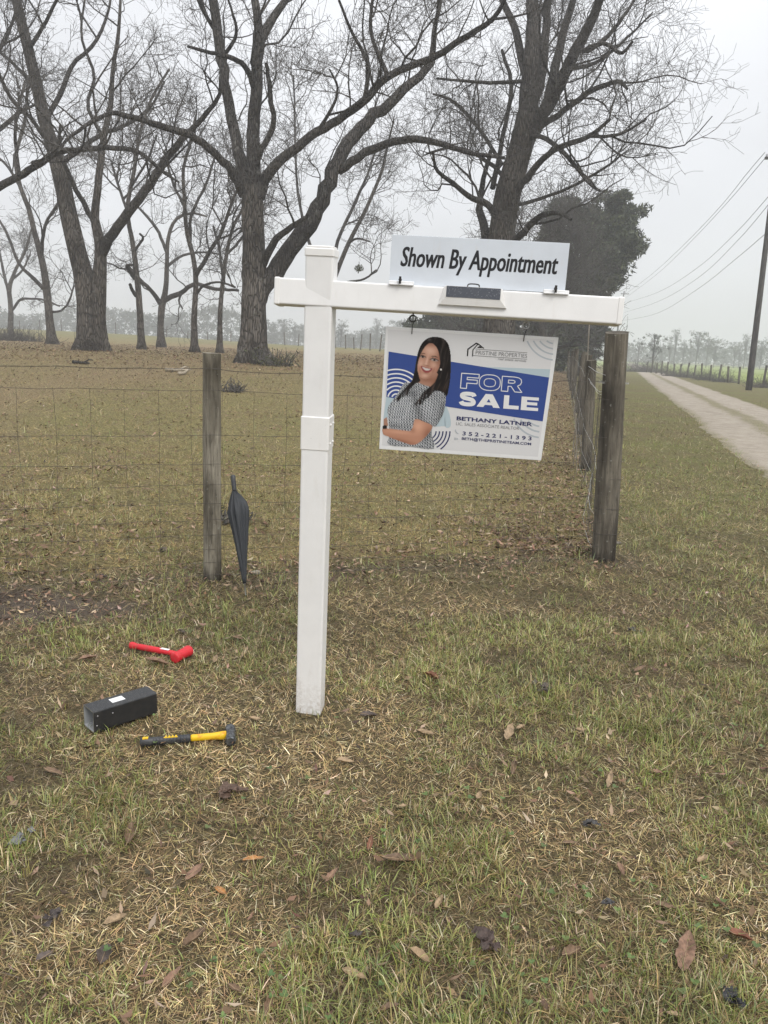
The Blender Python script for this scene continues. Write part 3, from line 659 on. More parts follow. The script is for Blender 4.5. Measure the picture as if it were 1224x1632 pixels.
flat(sign, 'contact_icon', thick([(502, 765), (522, 767), (522, 778), (502, 776), (502, 765)], 2.2) + thick([(503, 766), (512, 772), (521, 768)], 2) + thick([(508, 712), (510, 722), (517, 733), (526, 738)], 5), I_['grey'], 4)
# portrait print: a photograph-like picture of a smiling woman with long dark hair and a checked blouse, arms folded, printed flat on the sign
PX0, PX1, PY0, PY1, PS = 38, 486, 102, 838, 3.0
pgx = np.arange(PX0, PX1 + .1, PS); pgy = np.arange(PY0, PY1 + .1, PS); GX, GY = np.meshgrid(pgx, pgy)
def pmask(poly, blur=1):
    p = np.asarray(poly, float); ins = np.zeros(GX.shape, bool); j = len(p) - 1
    for i in range(len(p)):
        (xi, yi), (xj, yj) = p[i], p[j]; c_ = ((yi > GY) != (yj > GY)) & (GX < (xj - xi) * (GY - yi) / (yj - yi + 1e-9) + xi); ins ^= c_; j = i
    m_ = ins.astype(float)
    for _ in range(blur):
        q_ = np.pad(m_, 1, mode='edge'); m_ = (q_[1:-1, 1:-1] * 2 + q_[:-2, 1:-1] + q_[2:, 1:-1] + q_[1:-1, :-2] + q_[1:-1, 2:]) / 6
    return m_
IMG = np.zeros(GX.shape + (3,)) + .5; ALPHA = np.zeros(GX.shape)
def paint(m_, col, cover=True):
    global IMG, ALPHA
    IMG = IMG * (1 - m_[..., None]) + np.asarray(col) * m_[..., None]
    if cover: ALPHA = np.maximum(ALPHA, m_)
def blob(cx, cy, rx_, ry_, ang=0.0, pw=1.0):
    a = math.radians(ang); u = (GX - cx) * math.cos(a) + (GY - cy) * math.sin(a); v = -(GX - cx) * math.sin(a) + (GY - cy) * math.cos(a); return np.exp(-((u / rx_) ** 2 + (v / ry_) ** 2) ** pw)
def strands(fx, fy, bend, seed):
    u = GX + bend * np.sin(GY / 60.0 + seed) + .25 * (GY - 300); return .5 * vnoise(u, GY * .14, fx, seed) + .3 * vnoise(u, GY * fy, fx * 2.3, seed + 1) + .2 * vnoise(u, GY * .1, fx * 4.5, seed + 2)
def hair_col(seed):
    s_ = np.clip((strands(.10, .12, 9, seed) - .45) * 2.6, 0, 1); tip = np.clip((GY - 380) / 160, 0, 1); base_ = np.array([.008, .0065, .007]); hi_ = np.array([.060, .045, .042]) * (1 - tip[..., None]) + np.array([.085, .045, .034]) * tip[..., None]
    return base_ + (hi_ - base_) * (s_ ** 1.4)[..., None]
SK = np.array([.50, .275, .195]); SKD = np.array([.25, .105, .065]); SKH = np.array([.70, .46, .36]); SKB = np.array([.50, .205, .145])
paint(pmask(soft([(385, 107), (335, 113), (295, 145), (270, 195), (257, 255), (248, 320), (232, 385), (240, 425), (330, 440), (430, 495), (452, 496), (468, 440), (478, 360), (481, 280), (478, 210), (462, 150), (430, 117)])), hair_col(3))
paint(pmask(soft([(280, 355), (385, 340), (392, 395), (370, 440), (315, 438), (262, 418), (283, 395)])), SK * .82)
for b_ in (blob(330, 385, 60, 22, 8), blob(385, 400, 22, 50, 20)): paint(.75 * b_ * pmask(soft([(280, 355), (385, 340), (392, 395), (370, 440), (315, 438), (262, 418), (283, 395)])), SKD)
bm_ = pmask(soft([(185, 405), (235, 412), (268, 408), (310, 424), (350, 436), (392, 460), (432, 470), (446, 500), (446, 545), (428, 620), (383, 692), (364, 690), (357, 740), (371, 834), (225, 822), (80, 808), (86, 740), (79, 640), (72, 590), (82, 552), (120, 500), (152, 450)], 3))
wx = GX + 7 * np.sin(GY / 46.0) + 5 * np.sin(GX / 38.0 + GY / 70.0); wy = GY + .13 * GX + 6 * np.sin(GX / 52.0)
pat = ((np.floor(wx / 8.5).astype(int) + np.floor(wy / 8.5).astype(int)) % 2).astype(float); pat = np.clip(pat * .62 + .38 * ((np.floor(wx / 8.5).astype(int) % 2)), 0, 1)
fold = .80 + .25 * blob(175, 560, 70, 120, 20) + .22 * blob(330, 560, 40, 90, -15) - .40 * blob(262, 560, 22, 110, -14) - .35 * blob(420, 600, 30, 90, 14) - .30 * blob(210, 470, 40, 40) - .35 * blob(320, 480, 40, 35) - .45 * blob(320, 720, 60, 50) - .3 * blob(120, 690, 60, 18) + .10 * (strands(.03, 1, 10, 9) - .5)
paint(bm_, (np.array([.025, .035, .05]) + pat[..., None] * np.array([.68, .69, .70])) * np.clip(fold, .25, 1.15)[..., None])
for a_, b_ in (((252, 640), (306, 658)), ((306, 658), (364, 690))): paint(.55 * pmask(thick([a_, b_], 8)[0]), (.05, .05, .06))
arm_m = pmask(soft([(252, 642), (306, 660), (360, 688), (340, 730), (285, 788), (240, 809), (200, 801), (110, 768), (55, 747), (43, 734), (44, 700), (100, 706), (180, 716), (222, 718), (238, 684)], 3))
paint(arm_m, SK * np.array([1.0, .92, .86])); paint(arm_m * .8 * blob(270, 690, 34, 40, 30), SKH * np.array([1, .85, .75])); paint(arm_m * .55 * blob(150, 728, 90, 12, 6), SKH * np.array([1, .85, .75])); paint(arm_m * .8 * blob(330, 735, 24, 46, 32), SKD * 1.2); paint(arm_m * .8 * blob(160, 788, 110, 18, 14), SKD * 1.1); paint(arm_m * .5 * blob(235, 715, 16, 18), SKD * 1.3)
paint(pmask([(48, 642), (72, 626), (80, 690), (47, 684)]), SK * .8); paint(pmask(soft([(44, 686), (66, 684), (72, 694), (66, 706), (44, 706)], 2)), (.012, .012, .014))
FACE = soft([(345, 150), (312, 175), (286, 220), (268, 270), (261, 322), (270, 356), (294, 378), (325, 384), (362, 368), (392, 332), (407, 290), (405, 240), (396, 195), (375, 163)]); fm = pmask(FACE)
paint(fm, SK); 
for b_, c_, k_ in ((blob(398, 270, 22, 100, 8), SKD, .75), (blob(345, 375, 60, 16, -18), SKD, .6), (blob(350, 158, 40, 18), SKD, .6), (blob(345, 200, 34, 26, 12), SKH, .75), (blob(284, 290, 16, 26, 10), SKH, .6), (blob(372, 300, 20, 24, 10), SKH, .55), (blob(372, 318, 22, 18), SKB, .45), (blob(280, 312, 12, 18), SKB, .45), (blob(325, 262, 7, 34, 14), SKH, .75), (blob(318, 288, 9, 7), SKH, .6),
                  (blob(342, 270, 8, 26, 14), SKD, .35), (blob(325, 297, 22, 5, 12), SKD, .7), (blob(298, 240, 24, 12, 14), SKD, .45), (blob(373, 259, 28, 13, 14), SKD, .5), (blob(312, 362, 20, 12, 10), SKH, .55), (blob(318, 346, 22, 5, 12), SKD, .5), (blob(280, 330, 6, 26, -8), SKD, .4), (blob(366, 330, 7, 24, 24), SKD, .5)): paint(fm * k_ * b_, c_, False)
for poly, c_, k_ in (([(282, 222), (298, 213), (316, 220), (299, 219)], (.02, .013, .011), .9), ([(347, 239), (374, 231), (399, 247), (374, 239)], (.02, .013, .011), .9),
                     ([(280, 237), (290, 231), (302, 232), (315, 241), (300, 246), (288, 244)], (.36, .32, .30), .8), ([(347, 256), (360, 249), (376, 250), (398, 264), (378, 269), (360, 265)], (.36, .32, .30), .8)): paint(fm * k_ * pmask(soft(poly, 3)), c_, False)
for cx, cy_ in ((298, 239), (373, 259)): paint(np.clip(1.4 * blob(cx, cy_, 7.5, 7.0, 0, 2), 0, 1), (.018, .010, .008), False)
for l_ in ([(279, 238), (290, 230), (303, 231), (317, 242)], [(345, 257), (360, 248), (377, 249), (400, 265)]):
    for a_, b_ in zip(l_[:-1], l_[1:]): paint(.95 * pmask(thick([a_, b_], 5)[0]), (.01, .008, .008), False)
paint(.95 * pmask(soft([(285, 299), (302, 302), (320, 309), (340, 313), (359, 315), (350, 333), (328, 344), (306, 339), (292, 322)], 3)), (.27, .05, .055), False)
paint(.95 * pmask(soft([(293, 305), (306, 308), (322, 314), (348, 318), (337, 327), (320, 328), (305, 320)], 3)), (.66, .62, .59), False)
paint(.6 * blob(352, 321, 6, 8), (.20, .05, .05), False); paint(.5 * blob(292, 307, 5, 7), (.2, .05, .05), False); paint(.35 * blob(322, 308, 26, 4, 12), (.3, .08, .08), False)
fh = np.maximum(pmask(soft([(350, 140), (376, 158), (398, 198), (409, 258), (411, 318), (393, 362), (375, 405), (338, 440), (300, 470), (276, 510), (240, 552), (268, 548), (292, 550), (310, 522), (332, 505), (372, 466), (410, 455), (452, 494), (468, 440), (478, 350), (470, 220), (430, 140), (380, 120)], 3)),
                pmask(soft([(352, 140), (318, 162), (290, 205), (270, 262), (264, 322), (272, 358), (262, 405), (222, 440), (206, 478), (196, 490), (160, 508), (142, 532), (130, 520), (112, 522), (160, 472), (196, 430), (228, 392), (244, 330), (256, 258), (276, 190), (320, 130)], 3)))
rag = np.clip((strands(.16, .2, 6, 21) - .30) * 5, 0, 1); tipm = np.clip((GY - 440) / 90, 0, 1); paint(fh * (1 - tipm * (1 - rag)), hair_col(5))
paint(.5 * blob(340, 128, 14, 8), (.10, .09, .09), False); paint(np.clip(1.3 * blob(415, 322, 5, 6, 0, 2), 0, 1), (.82, .8, .76), False)
idx = -np.ones(GX.shape, int); uvp = hom(HS, np.c_[GX.ravel(), GY.ravel()]); A4 = ALPHA > .42; qk = A4[:-1, :-1] & A4[1:, :-1] & A4[:-1, 1:] & A4[1:, 1:]
nyx = GX.shape; ii, jj = np.nonzero(qk); vid = lambda i, j: i * nyx[1] + j; qf = np.stack([vid(ii, jj), vid(ii + 1, jj), vid(ii + 1, jj + 1), vid(ii, jj + 1)], 1); used, inv = np.unique(qf, return_inverse=True)
I_['photo'] = vcol('ink_photo', .42, .35)
add('portrait', mesh('portrait', np.c_[uvp[used, 0], np.full(len(used), -.0025 - .00022 * 6), uvp[used, 1]], inv.reshape(-1, 4), I_['photo'], False, np.clip(IMG.reshape(-1, 3)[used], 0, 1)), sign)
# wire hooks from the eye bolts to holes in the sign
smi = lmat(sign).inverted()
for a, up_ in ((.489, 0), (.889, 0)):
    top = smi @ (armw @ Vector((a, .045, -.1215)))
    mm = .0016
    pts = resample([(top.x - .004, top.y, top.z - .002), (top.x, top.y, top.z + .003), (top.x + .003, top.y, top.z - .004), (top.x, top.y - .002, top.z * .5 - .002), (top.x, -.006, -.004), (top.x, -.006, -.016), (top.x, 0, -.021), (top.x, .005, -.016)], 22)
    lpart(sign, 'hook', tubes(pts, np.full(22, mm), 6, True), M['iron'], True)

RW, RH = .611, .165
rider = thing('rider_sign', (-.011, 2.81, 1.837), 'white Shown By Appointment rider panel standing on the cross arm', 'sign', rot=(.012, .017, -.06))
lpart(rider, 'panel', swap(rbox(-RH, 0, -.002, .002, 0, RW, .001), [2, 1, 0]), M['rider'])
HR = quad_h([(125, 37), (913, 77), (890, 297), (112, 258)], [(0, 0), (RW, 0), (RW, -RH), (0, -RH)])
for k_, dx_ in ((1, -1.6), (2, 1.6)): letters(rider, 'Shown By Appointment', (163 + dx_, 177), (859 + dx_, 213), 90, I_['black'], k_, .010, .24, HR, -.002, up=(.05, -1))

# ------------------------------------------------------------------ wooden posts and wire fences
def post_mesh(r, h, seed, flat_side=None, top_tilt=.06, sink=.15):
    S = 18; zs = np.concatenate([[-sink], np.linspace(0, h, 9)]); V = []
    for i, z in enumerate(zs):
        for k in range(S):
            a = 2 * math.pi * k / S; rr = r * (1 + .05 * math.sin(2 * a + seed) + .035 * math.sin(5 * a + seed * 2 + z * 2.2) + .02 * math.sin(9 * a + z * 7 + seed)) * (1 - .035 * z / h)
            x, y = rr * math.cos(a), rr * math.sin(a)
            if flat_side is not None:
                d = x * math.cos(flat_side) + y * math.sin(flat_side); lim = r * (.80 + .07 * math.sin(z * 3 + seed))
                if d > lim: x -= (d - lim) * math.cos(flat_side); y -= (d - lim) * math.sin(flat_side)
            V.append((x, y, z + (top_tilt * (x * .6 + y) if i == len(zs) - 1 else 0)))
    Fc = []
    for i in range(len(zs) - 1):
        for k in range(S): Fc.append((i * S + k, i * S + (k + 1) % S, (i + 1) * S + (k + 1) % S, (i + 1) * S + k))
    n = (len(zs) - 1) * S; top = list(range(n, n + S)); V.append((0, 0, zs[-1] - .004)); c = len(V) - 1
    for k in range(S): Fc.append((top[k], top[(k + 1) % S], c))
    return np.array(V), Fc
def gz(p): return float(H(p[0], p[1]))
fence = thing('wire_fence', (LPOST[0], LPOST[1], gz(LPOST)), 'woven wire field fence across the pasture edge, from the round post to the corner post', 'fence')
def fpost(root, p, r, h, seed, m, lean=(0, 0), **k):
    V, Fc = post_mesh(r, h, seed, **k); o = add('fence_post', mesh('fence_post', V, Fc, m), root, np.array([p[0], p[1], gz(p)]) - root_loc(root)); o.rotation_euler = (lean[0], lean[1], seed); return o
fpost(fence, LPOST, .057, 1.40, 1.3, M['post'], (0, .004), flat_side=-1.9)
fpost(fence, LPOST - FDIR * 3.2, .06, 1.40, 2.9, M['post'], (0, .02))
cpost = fpost(fence, CORNER, .094, 1.63, .4, M['post_dark'], (0, -.048), flat_side=-.7, top_tilt=.1)
cpost['label'] = 'thick dark corner post with wire wrapped round it'
def run(a, b, z, n, sag=.0, wig=.004, off=-.062, seed=0):
    t = np.linspace(0, 1, n); r_ = np.random.default_rng(seed); nrm = np.array([FDIR[1], -FDIR[0]])
    p = a[None] + (b - a)[None] * t[:, None] + nrm[None] * (-off * 0 - .0) ; p = p + nrm * abs(off)
    zz = H(p[:, 0], p[:, 1]) * 0 + z - sag * np.sin(np.pi * t) + r_.normal(0, wig, n)
    return np.c_[p, zz]
FA = LPOST - FDIR * 3.2; FB = CORNER - FDIR * .02
ZL = [.035, .115, .20, .29, .385, .49, .60, .73, .90, 1.165]
for i, z in enumerate(ZL):
    P = np.vstack([run(FA, LPOST, z, 18, .012, .003, -.060, i), run(LPOST, FB, z + (.0), 18, .014, .003, -.062, i + 40)[1:]])
    part(fence, 'line_wire', *tubes(P, np.full(len(P), .0012), 4), M['wire'])
P = np.vstack([run(FA, LPOST, 1.29, 24, .02, .004, -.060, 91), run(LPOST, FB, 1.29, 26, .02, .004, -.062, 92)[1:]])
for ph in (0, math.pi):
    n = 420; Q = resample(P, n); tw = np.linspace(0, 260, n) + ph; Q = Q + np.c_[0 * tw, np.cos(tw) * .002, np.sin(tw) * .002]
    part(fence, 'barbed_strand', *tubes(Q, np.full(n, .0011), 4), M['wire'])
bv = []
for u in np.arange(-3.1, 2.75, .125):
    p = LPOST + FDIR * u + np.array([FDIR[1], -FDIR[0]]) * .06; z = 1.29 - .018; th = np.linspace(0, 9, 12)
    bv.append(tubes(np.c_[p[0] + FDIR[0] * .003 * (th - 4.5) / 4.5 + np.zeros(12), p[1] + .005 * np.cos(th), z + .005 * np.sin(th)], np.full(12, .0008), 3))
    bv.append(tubes(np.array([[p[0] - .008, p[1] - .004, z - .012], [p[0] + .004, p[1], z + .012]]), np.full(2, .0008), 3))
ob = part(fence, 'barbs', *join(*bv), M['wire']); ob['kind'] = 'stuff'
stay0 = None
r_ = np.random.default_rng(5)
for i, u in enumerate(np.arange(-3.1, 2.72, .186)):
    p = LPOST + FDIR * (u + r_.normal(0, .006)) + np.array([FDIR[1], -FDIR[0]]) * .0605
    if abs(u) < .03: continue
    if stay0 is None:
        zz = np.array(sorted(ZL)); k = np.linspace(.03, 1.165, 28); xs = np.interp(k, zz, r_.normal(0, .006, len(zz)))
        stay0 = mesh('stay_wire', *tubes(np.c_[xs, 0 * k, k], np.full(28, .0010), 4), M['wire'])
    o = add('stay_wire', stay0, fence, np.array([p[0], p[1], 0]) - root_loc(fence)); o.rotation_euler = (0, r_.normal(.012, .008), r_.uniform(0, 6.28)); o.scale = (1, 1, 1)
# wire wraps, tails and staples on the corner post
def wrapat(z, turns, rr, m, thick_=.0015, seed=0):
    th = np.linspace(-3.4, -3.4 + turns * 2 * np.pi, int(26 * turns)); r2 = np.random.default_rng(seed)
    P = np.c_[CORNER[0] - .048 * z + np.cos(th) * rr * 1.05, CORNER[1] + np.sin(th) * rr * 1.05, z + np.linspace(0, .012, len(th)) + r2.normal(0, .0012, len(th))]
    part(fence, 'wire_wrap', *tubes(P, np.full(len(P), thick_), 5), m, True)
for z, tn, s_ in ((1.272, 2.2, 1), (1.165, 1.0, 3), (.90, 1, 4), (.73, 1, 5), (.60, 1, 6), (.385, 1, 7), (.2, 1, 8)): wrapat(z, tn, .098, M['wire'] if z < 1.2 else M['wire_new'], .0016, s_)
cx = CORNER[0] - .05 * 1.6
P = resample([(cx + .045, CORNER[1] - .088, 1.585), (cx + .035, CORNER[1] - .094, 1.54), (cx + .020, CORNER[1] - .10, 1.50), (cx + .012, CORNER[1] - .104, 1.478)], 10); part(fence, 'wire_tail', *tubes(P, np.full(10, .0018), 5, True), M['wire_new'])

# fence that runs back from the corner beside the lane
sfence = thing('wire_fence', (CORNER[0] + SDIR[0] * 4.5, CORNER[1] + SDIR[1] * 4.5, 0), 'woven wire fence receding from the corner post beside the farm lane', 'fence')
sp = [4.53, 8.6, 12.9, 17.4, 22, 27, 32, 37.5]
for i, u in enumerate(sp):
    p = CORNER + SDIR * u + np.array([-SDIR[1], SDIR[0]]) * (.02 * math.sin(i * 2.1)); fpost(sfence, p, .068 if i < 2 else .062, 1.40 + .05 * math.sin(i * 3), i * 1.7, M['post_dark'], (.02 * math.sin(i), -.045 - .02 * math.sin(i * 1.3)))
r_ = np.random.default_rng(9)
SN = np.array([-SDIR[1], SDIR[0]])
for i, z in enumerate(ZL + [1.29]):
    us = np.arange(.0, 37.5, .5); bow = .05 * np.sin(us * 1.5 + z * 2) * np.exp(-((us - 2.2) / 2.5) ** 2) * (1.3 - z)
    p = CORNER[None] + SDIR[None] * us[:, None] + SN[None] * (bow + .07 + r_.normal(0, .004, len(us)))[:, None]
    part(sfence, 'line_wire', *tubes(np.c_[p, H(p[:, 0], p[:, 1]) + z + r_.normal(0, .006, len(us)) - .03 * np.sin(us * np.pi / 4.3) ** 2], np.full(len(us), .0017), 4), M['wire'] if i % 3 else M['wire_new'])
kk = 0
for u in np.concatenate([np.arange(.12, 9, .155), np.arange(9, 32, .31)]):
    p = CORNER + SDIR * u + SN * (.07 + .05 * math.sin(u * 1.5 + 1) * math.exp(-((u - 2.2) / 2.5) ** 2)); o = add('stay_wire', stay0, sfence, np.array([p[0], p[1], gz(p)]) - root_loc(sfence)); o.rotation_euler = (r_.normal(0, .02), r_.normal(0, .02), r_.uniform(0, 6.28))
# loose barbed tail hanging off the corner post, a pale steel stake and climbing dead vines
def spx(pts, y0, y1, n=20): return resample([at(px, py, y) for (px, py), y in zip(pts, np.linspace(y0, y1, len(pts)))], n)
P = spx([(965, 598), (950, 592), (943, 587), (938, 584)], 5.4, 6.2); part(sfence, 'wire_tail', *tubes(P, np.full(20, .002), 4), M['wire_new'])
P = spx([(938, 603), (944, 612), (955, 624), (966, 622)], 6.2, 5.5); part(sfence, 'wire_tail', *tubes(P, np.full(20, .0018), 4), M['wire_new'])
for i in range(9):
    u = r_.uniform(2.0, 6); p0 = CORNER + SDIR * u + SN * r_.uniform(.02, .16); n = 14; k = np.linspace(0, 1, n); hh = r_.uniform(.7, 1.5)
    P = np.c_[p0[0] + np.cumsum(r_.normal(0, .012, n)), p0[1] + .4 * k * r_.normal(0, 1) + np.cumsum(r_.normal(0, .02, n)), gz(p0) + k * hh]; part(sfence, 'dead_vine', *tubes(P, np.linspace(.005, .002, n), 4), M['vine'], True)
stk = thing('steel_stake', tuple(CORNER + SDIR * 3.6 + SN * .1) + (0.,), 'thin pale stake leaning by the first lane fence posts, behind the corner post', 'stake')
k = np.linspace(0, 1, 6); p0 = gnd(929, 712); p1 = at(940, 500, p0[1] + .1); part(stk, 'rod', *tubes(p0[None] + (p1 - p0)[None] * k[:, None], np.linspace(.013, .009, 6), 6, True), M['vine'], True)

# ------------------------------------------------------------------ black umbrella leaning on the wire
ut = gnd(392, 951); uh = at(371, 757, ut[1] + .26); ax = (uh - ut); UL = np.linalg.norm(ax); ax /= UL
umb = thing('umbrella', tuple(ut), 'closed black umbrella leaning handle up against the wire fence', 'umbrella')
umb.rotation_euler = Vector(ax).to_track_quat('Z', 'Y').to_euler()
um = mat('black_nylon', (.028, .031, .035), .62, .35); q = NB(um); q.bump(q.noise(q.coord((30, 30, 4)), 2.5, 4), .4, .004)
ru = mat('black_rubber', (.030, .033, .039), .5, .4); q = NB(ru); q.col(q.mix(q.rng(q.noise(q.coord(), 35, 5, .7), .4, .7), (.024, .026, .031), (.065, .066, .066)))
_lx = umb.rotation_euler.to_matrix().inverted() @ Vector((1, -.25, 0)); UA = -math.atan2(_lx.y, _lx.x)
S = 64; V = []; zs = np.linspace(.105, .85, 16) * UL
for i, z in enumerate(zs):
    t = i / 15; r0_ = .010 + .043 * t
    if t > .8: r0_ *= 1 - .62 * ((t - .8) / .2)
    rw = .011 + .082 * t ** 1.05 if t < .84 else .066 * max(0.0, 1 - (t - .84) / .16) ** .8 + .010    # one loose fold hangs out to the right
    for k in range(S):
        a = 2 * math.pi * k / S; c0 = math.cos(a + UA); side_ = max(0, c0) ** 3; pl = 1 + (.26 * math.cos(8 * a + 3.2 * t) + .10 * math.cos(13 * a - 2 * t)) * t ** .6
        rr_ = r0_ * pl * (1 - side_) + rw * (1 + .09 * math.cos(15 * a + 2 * t)) * side_; thin = 1 - .0 * side_
        V.append((rr_ * math.cos(a), rr_ * math.sin(a), z + .012 * math.cos(8 * a) * (t > .78)))
Fc = [(i * S + k, i * S + (k + 1) % S, (i + 1) * S + (k + 1) % S, (i + 1) * S + k) for i in range(15) for k in range(S)] + [tuple(range(S - 1, -1, -1)), tuple(range(15 * S, 16 * S))]
part(umb, 'canopy', V, Fc, um, True, world=False)
zt = zs[-1]
for k in range(8):
    a = 2 * math.pi * (k + .5) / 8; part(umb, 'rib_tip', *tubes(np.array([[.010 * math.cos(a), .010 * math.sin(a), zt - .03], [.016 * math.cos(a), .014 * math.sin(a), zt + .012]]), np.array([.0018, .0022]), 5, True), ru, world=False)
part(umb, 'shaft', *tubes(np.array([[0, 0, 0], [0, 0, zt + .03]]), np.full(2, .0045), 8, True), M['iron'], True, world=False)
part(umb, 'ferrule', *lathe([(.003, 0), (.0048, .01), (.0052, .095 * UL / .95), (.009, .097 * UL / .95), (.009, .106 * UL / .95)], 10), M['zinc'], True, world=False)
hz0 = zt + .012
part(umb, 'handle', *lathe([(.012, hz0), (.014, hz0 + .006), (.0135, hz0 + .03), (.0150, hz0 + .04), (.0135, hz0 + .05), (.0155, hz0 + .06), (.0140, hz0 + .075), (.016, hz0 + .09), (.015, UL - .008), (.009, UL)], 14), ru, True, world=False)

# ------------------------------------------------------------------ spare black post section
tz = -.004
tb = thing('post_section', (TUBE0[0], TUBE0[1], tz), 'short hollow square black post section lying in the grass with a white label on top', 'post section', rot=(0, 0, TROT))
bp = mat('black_pvc', (.020, .021, .023), .30, .5); q = NB(bp); ge = q.n('ShaderNodeNewGeometry'); sg = q.n('ShaderNodeSeparateXYZ'); q.l(ge.outputs['Normal'], sg.inputs[0]); tp = q.rng(sg.outputs['Z'], .5, .9); dr = q.math('MULTIPLY', tp, q.rng(q.noise(q.coord(), 420, 2), .58, .66)); q.col(q.mix(dr, q.mix(q.rng(q.noise(q.coord(), 18, 5, .7), .45, .75), (.017, .018, .020), (.034, .033, .031)), (.11, .115, .12))); q.bump(dr, .6, .001)
gi = mat('grey_inside', (.30, .31, .32), .5, .3)
def ringv(x, s_, r=.006):
    pts = []
    for cy_, cz_, a0 in ((-r - s_, TW - r - s_, 0), (-TW + r + s_, TW - r - s_, 90), (-TW + r + s_, r + s_, 180), (-r - s_, r + s_, 270)):
        for k in range(4): a = math.radians(a0 + k * 30); pts.append((x, cy_ + r * math.cos(a), cz_ + r * math.sin(a)))
    return pts
V = ringv(0, 0) + ringv(TLEN, 0); Fc = [(i, (i + 1) % 16, 16 + (i + 1) % 16, 16 + i) for i in range(16)]; part(tb, 'shell', V, Fc, bp, False, world=False)
V = ringv(0, .0035, .004) + ringv(TLEN, .0035, .004); Fc = [(16 + i, 16 + (i + 1) % 16, (i + 1) % 16, i) for i in range(16)]; part(tb, 'inner_lining', V, Fc, gi, False, world=False)
for xx in (0, TLEN):
    V = ringv(xx, 0) + ringv(xx, .0035, .004); Fc = [(i, 16 + i, 16 + (i + 1) % 16, (i + 1) % 16) for i in range(16)]; part(tb, 'rim', V, Fc, M['zinc'] if xx == 0 else bp, world=False)
part(tb, 'label', *box(.088, .140, -.060, -.024, TW + .0002, TW + .0009), I_['white'], world=False)
part(tb, 'label_print', *join(*[box(.092 + .0005 * i, .132 - .004 * (i % 2), -.055 + .006 * i, -.0535 + .006 * i, TW + .0009, TW + .0012) for i in range(5)]), I_['grey'], world=False)
for xx, zz in ((.016, .066), (.075, .060), (.012, .028)):
    v, f_ = lathe([(.003, 0), (.003, .0012), (.0015, .0018)], 8); part(tb, 'screw', np.stack([v[:, 0] + xx, -TW - v[:, 2], v[:, 1] + zz], 1), f_, M['zinc'], True, world=False)

# ------------------------------------------------------------------ sledgehammer
h0, h1 = gnd(223, 1183, .022), gnd(362, 1172, .022); hz = .035
hd = h1 - h0; HL = float(np.linalg.norm(hd[:2])); hyaw = math.atan2(hd[1], hd[0])
ham = thing('sledgehammer', (h0[0], h0[1], h0[2]), 'short black sledgehammer with a yellow neck lying on dead straw', 'hammer', rot=(0, -.02, hyaw))
yl = mat('yellow_fibreglass', (.72, .46, .015), .4, .4); q = NB(yl); q.col(q.mix(q.rng(q.noise(q.coord(), 40, 4), .52, .66), (.72, .46, .015), (.62, .24, .02)))
st = mat('forged_steel', (.075, .08, .085), .38, .5, .75); q = NB(st); q.col(q.mix(q.rng(q.noise(q.coord(), 50, 4), .4, .6), (.05, .055, .06), (.16, .165, .17)))
def along_x(prof, S=14, sq=.8):
    v, f_ = lathe(prof, S); return np.stack([v[:, 2], v[:, 0] * sq, v[:, 1]], 1), f_
gp = [(.010, 0), (.0165, .004), (.0175, .02)]
for i in range(12): gp += [(.0165, .04 + i * .012), (.0150, .043 + i * .012), (.0150, .046 + i * .012), (.0165, .049 + i * .012)]
gp += [(.0155, HL * .57), (.0125, HL * .575)]
g_ = part(ham, 'grip', *along_x(gp), ru, True, world=False)
part(g_, 'grip_label', *box(.010, .030, -.008, .006, .0140, .0172), yl, False, world=False)
part(g_, 'grip_label', *box(.085, .135, -.008, .005, .0120, .0152), yl, False, world=False)
part(ham, 'neck', *along_x([(.0125, HL * .57), (.0135, HL * .6), (.0138, HL * .85), (.017, HL * .93), (.017, HL * .99)]), yl, True, world=False)
v, f_ = lathe([(.016, -.053), (.0205, -.050), (.0215, -.026), (.0185, -.020), (.0195, 0), (.0185, .020), (.0215, .026), (.0205, .050), (.016, .053)], 8)
hdv = np.stack([v[:, 0] * 1.0 + HL + .012, v[:, 2], v[:, 1]], 1); part(ham, 'head', hdv, [f[::-1] for f in f_], st, False, world=False)

# ------------------------------------------------------------------ red dead-blow mallet
m0, m1 = gnd(207, 1028, .026), gnd(290, 1044, .026); md = m1 - m0; ML = float(np.linalg.norm(md[:2]))
mal = thing('mallet', (m0[0], m0[1], m0[2]), 'bright red dead blow mallet lying in the grass', 'mallet', rot=(0, -.01, math.atan2(md[1], md[0])))
red = mat('red_urethane', (.58, .018, .03), .42, .4); q = NB(red); sc1 = q.noise(q.coord(), 30, 6, .75); q.col(q.mix(q.rng(sc1, .5, .72), (.58, .018, .03), (.40, .05, .045))); q.rough(q.rng(sc1, .3, .7, .3, .6)); q.bump(q.noise(q.coord(), 90, 3), .2, .002)
mg = part(mal, 'handle', *along_x([(.010, 0), (.0165, .004), (.0185, .014), (.0165, .03), (.0140, .038), (.0140, .05), (.0155, .06), (.0155, ML * .6), (.0135, ML * .66), (.0130, ML * .97)], 16, .85), red, True, world=False)
part(mal, 'label', *box(ML * .60, ML * .76, -.0075, .0075, .0133, .0146), I_['white'], world=False)
e0, e1 = gnd(283, 1052, .026), gnd(303, 1042, .026); ang = math.atan2(e1[1] - e0[1], e1[0] - e0[0]) - math.atan2(md[1], md[0])
v, f_ = lathe([(.018, -.056), (.0245, -.054), (.0265, -.050), (.0265, -.034), (.0245, -.028), (.0240, 0), (.0245, .028), (.0265, .034), (.0265, .050), (.0245, .054), (.018, .056)], 20)
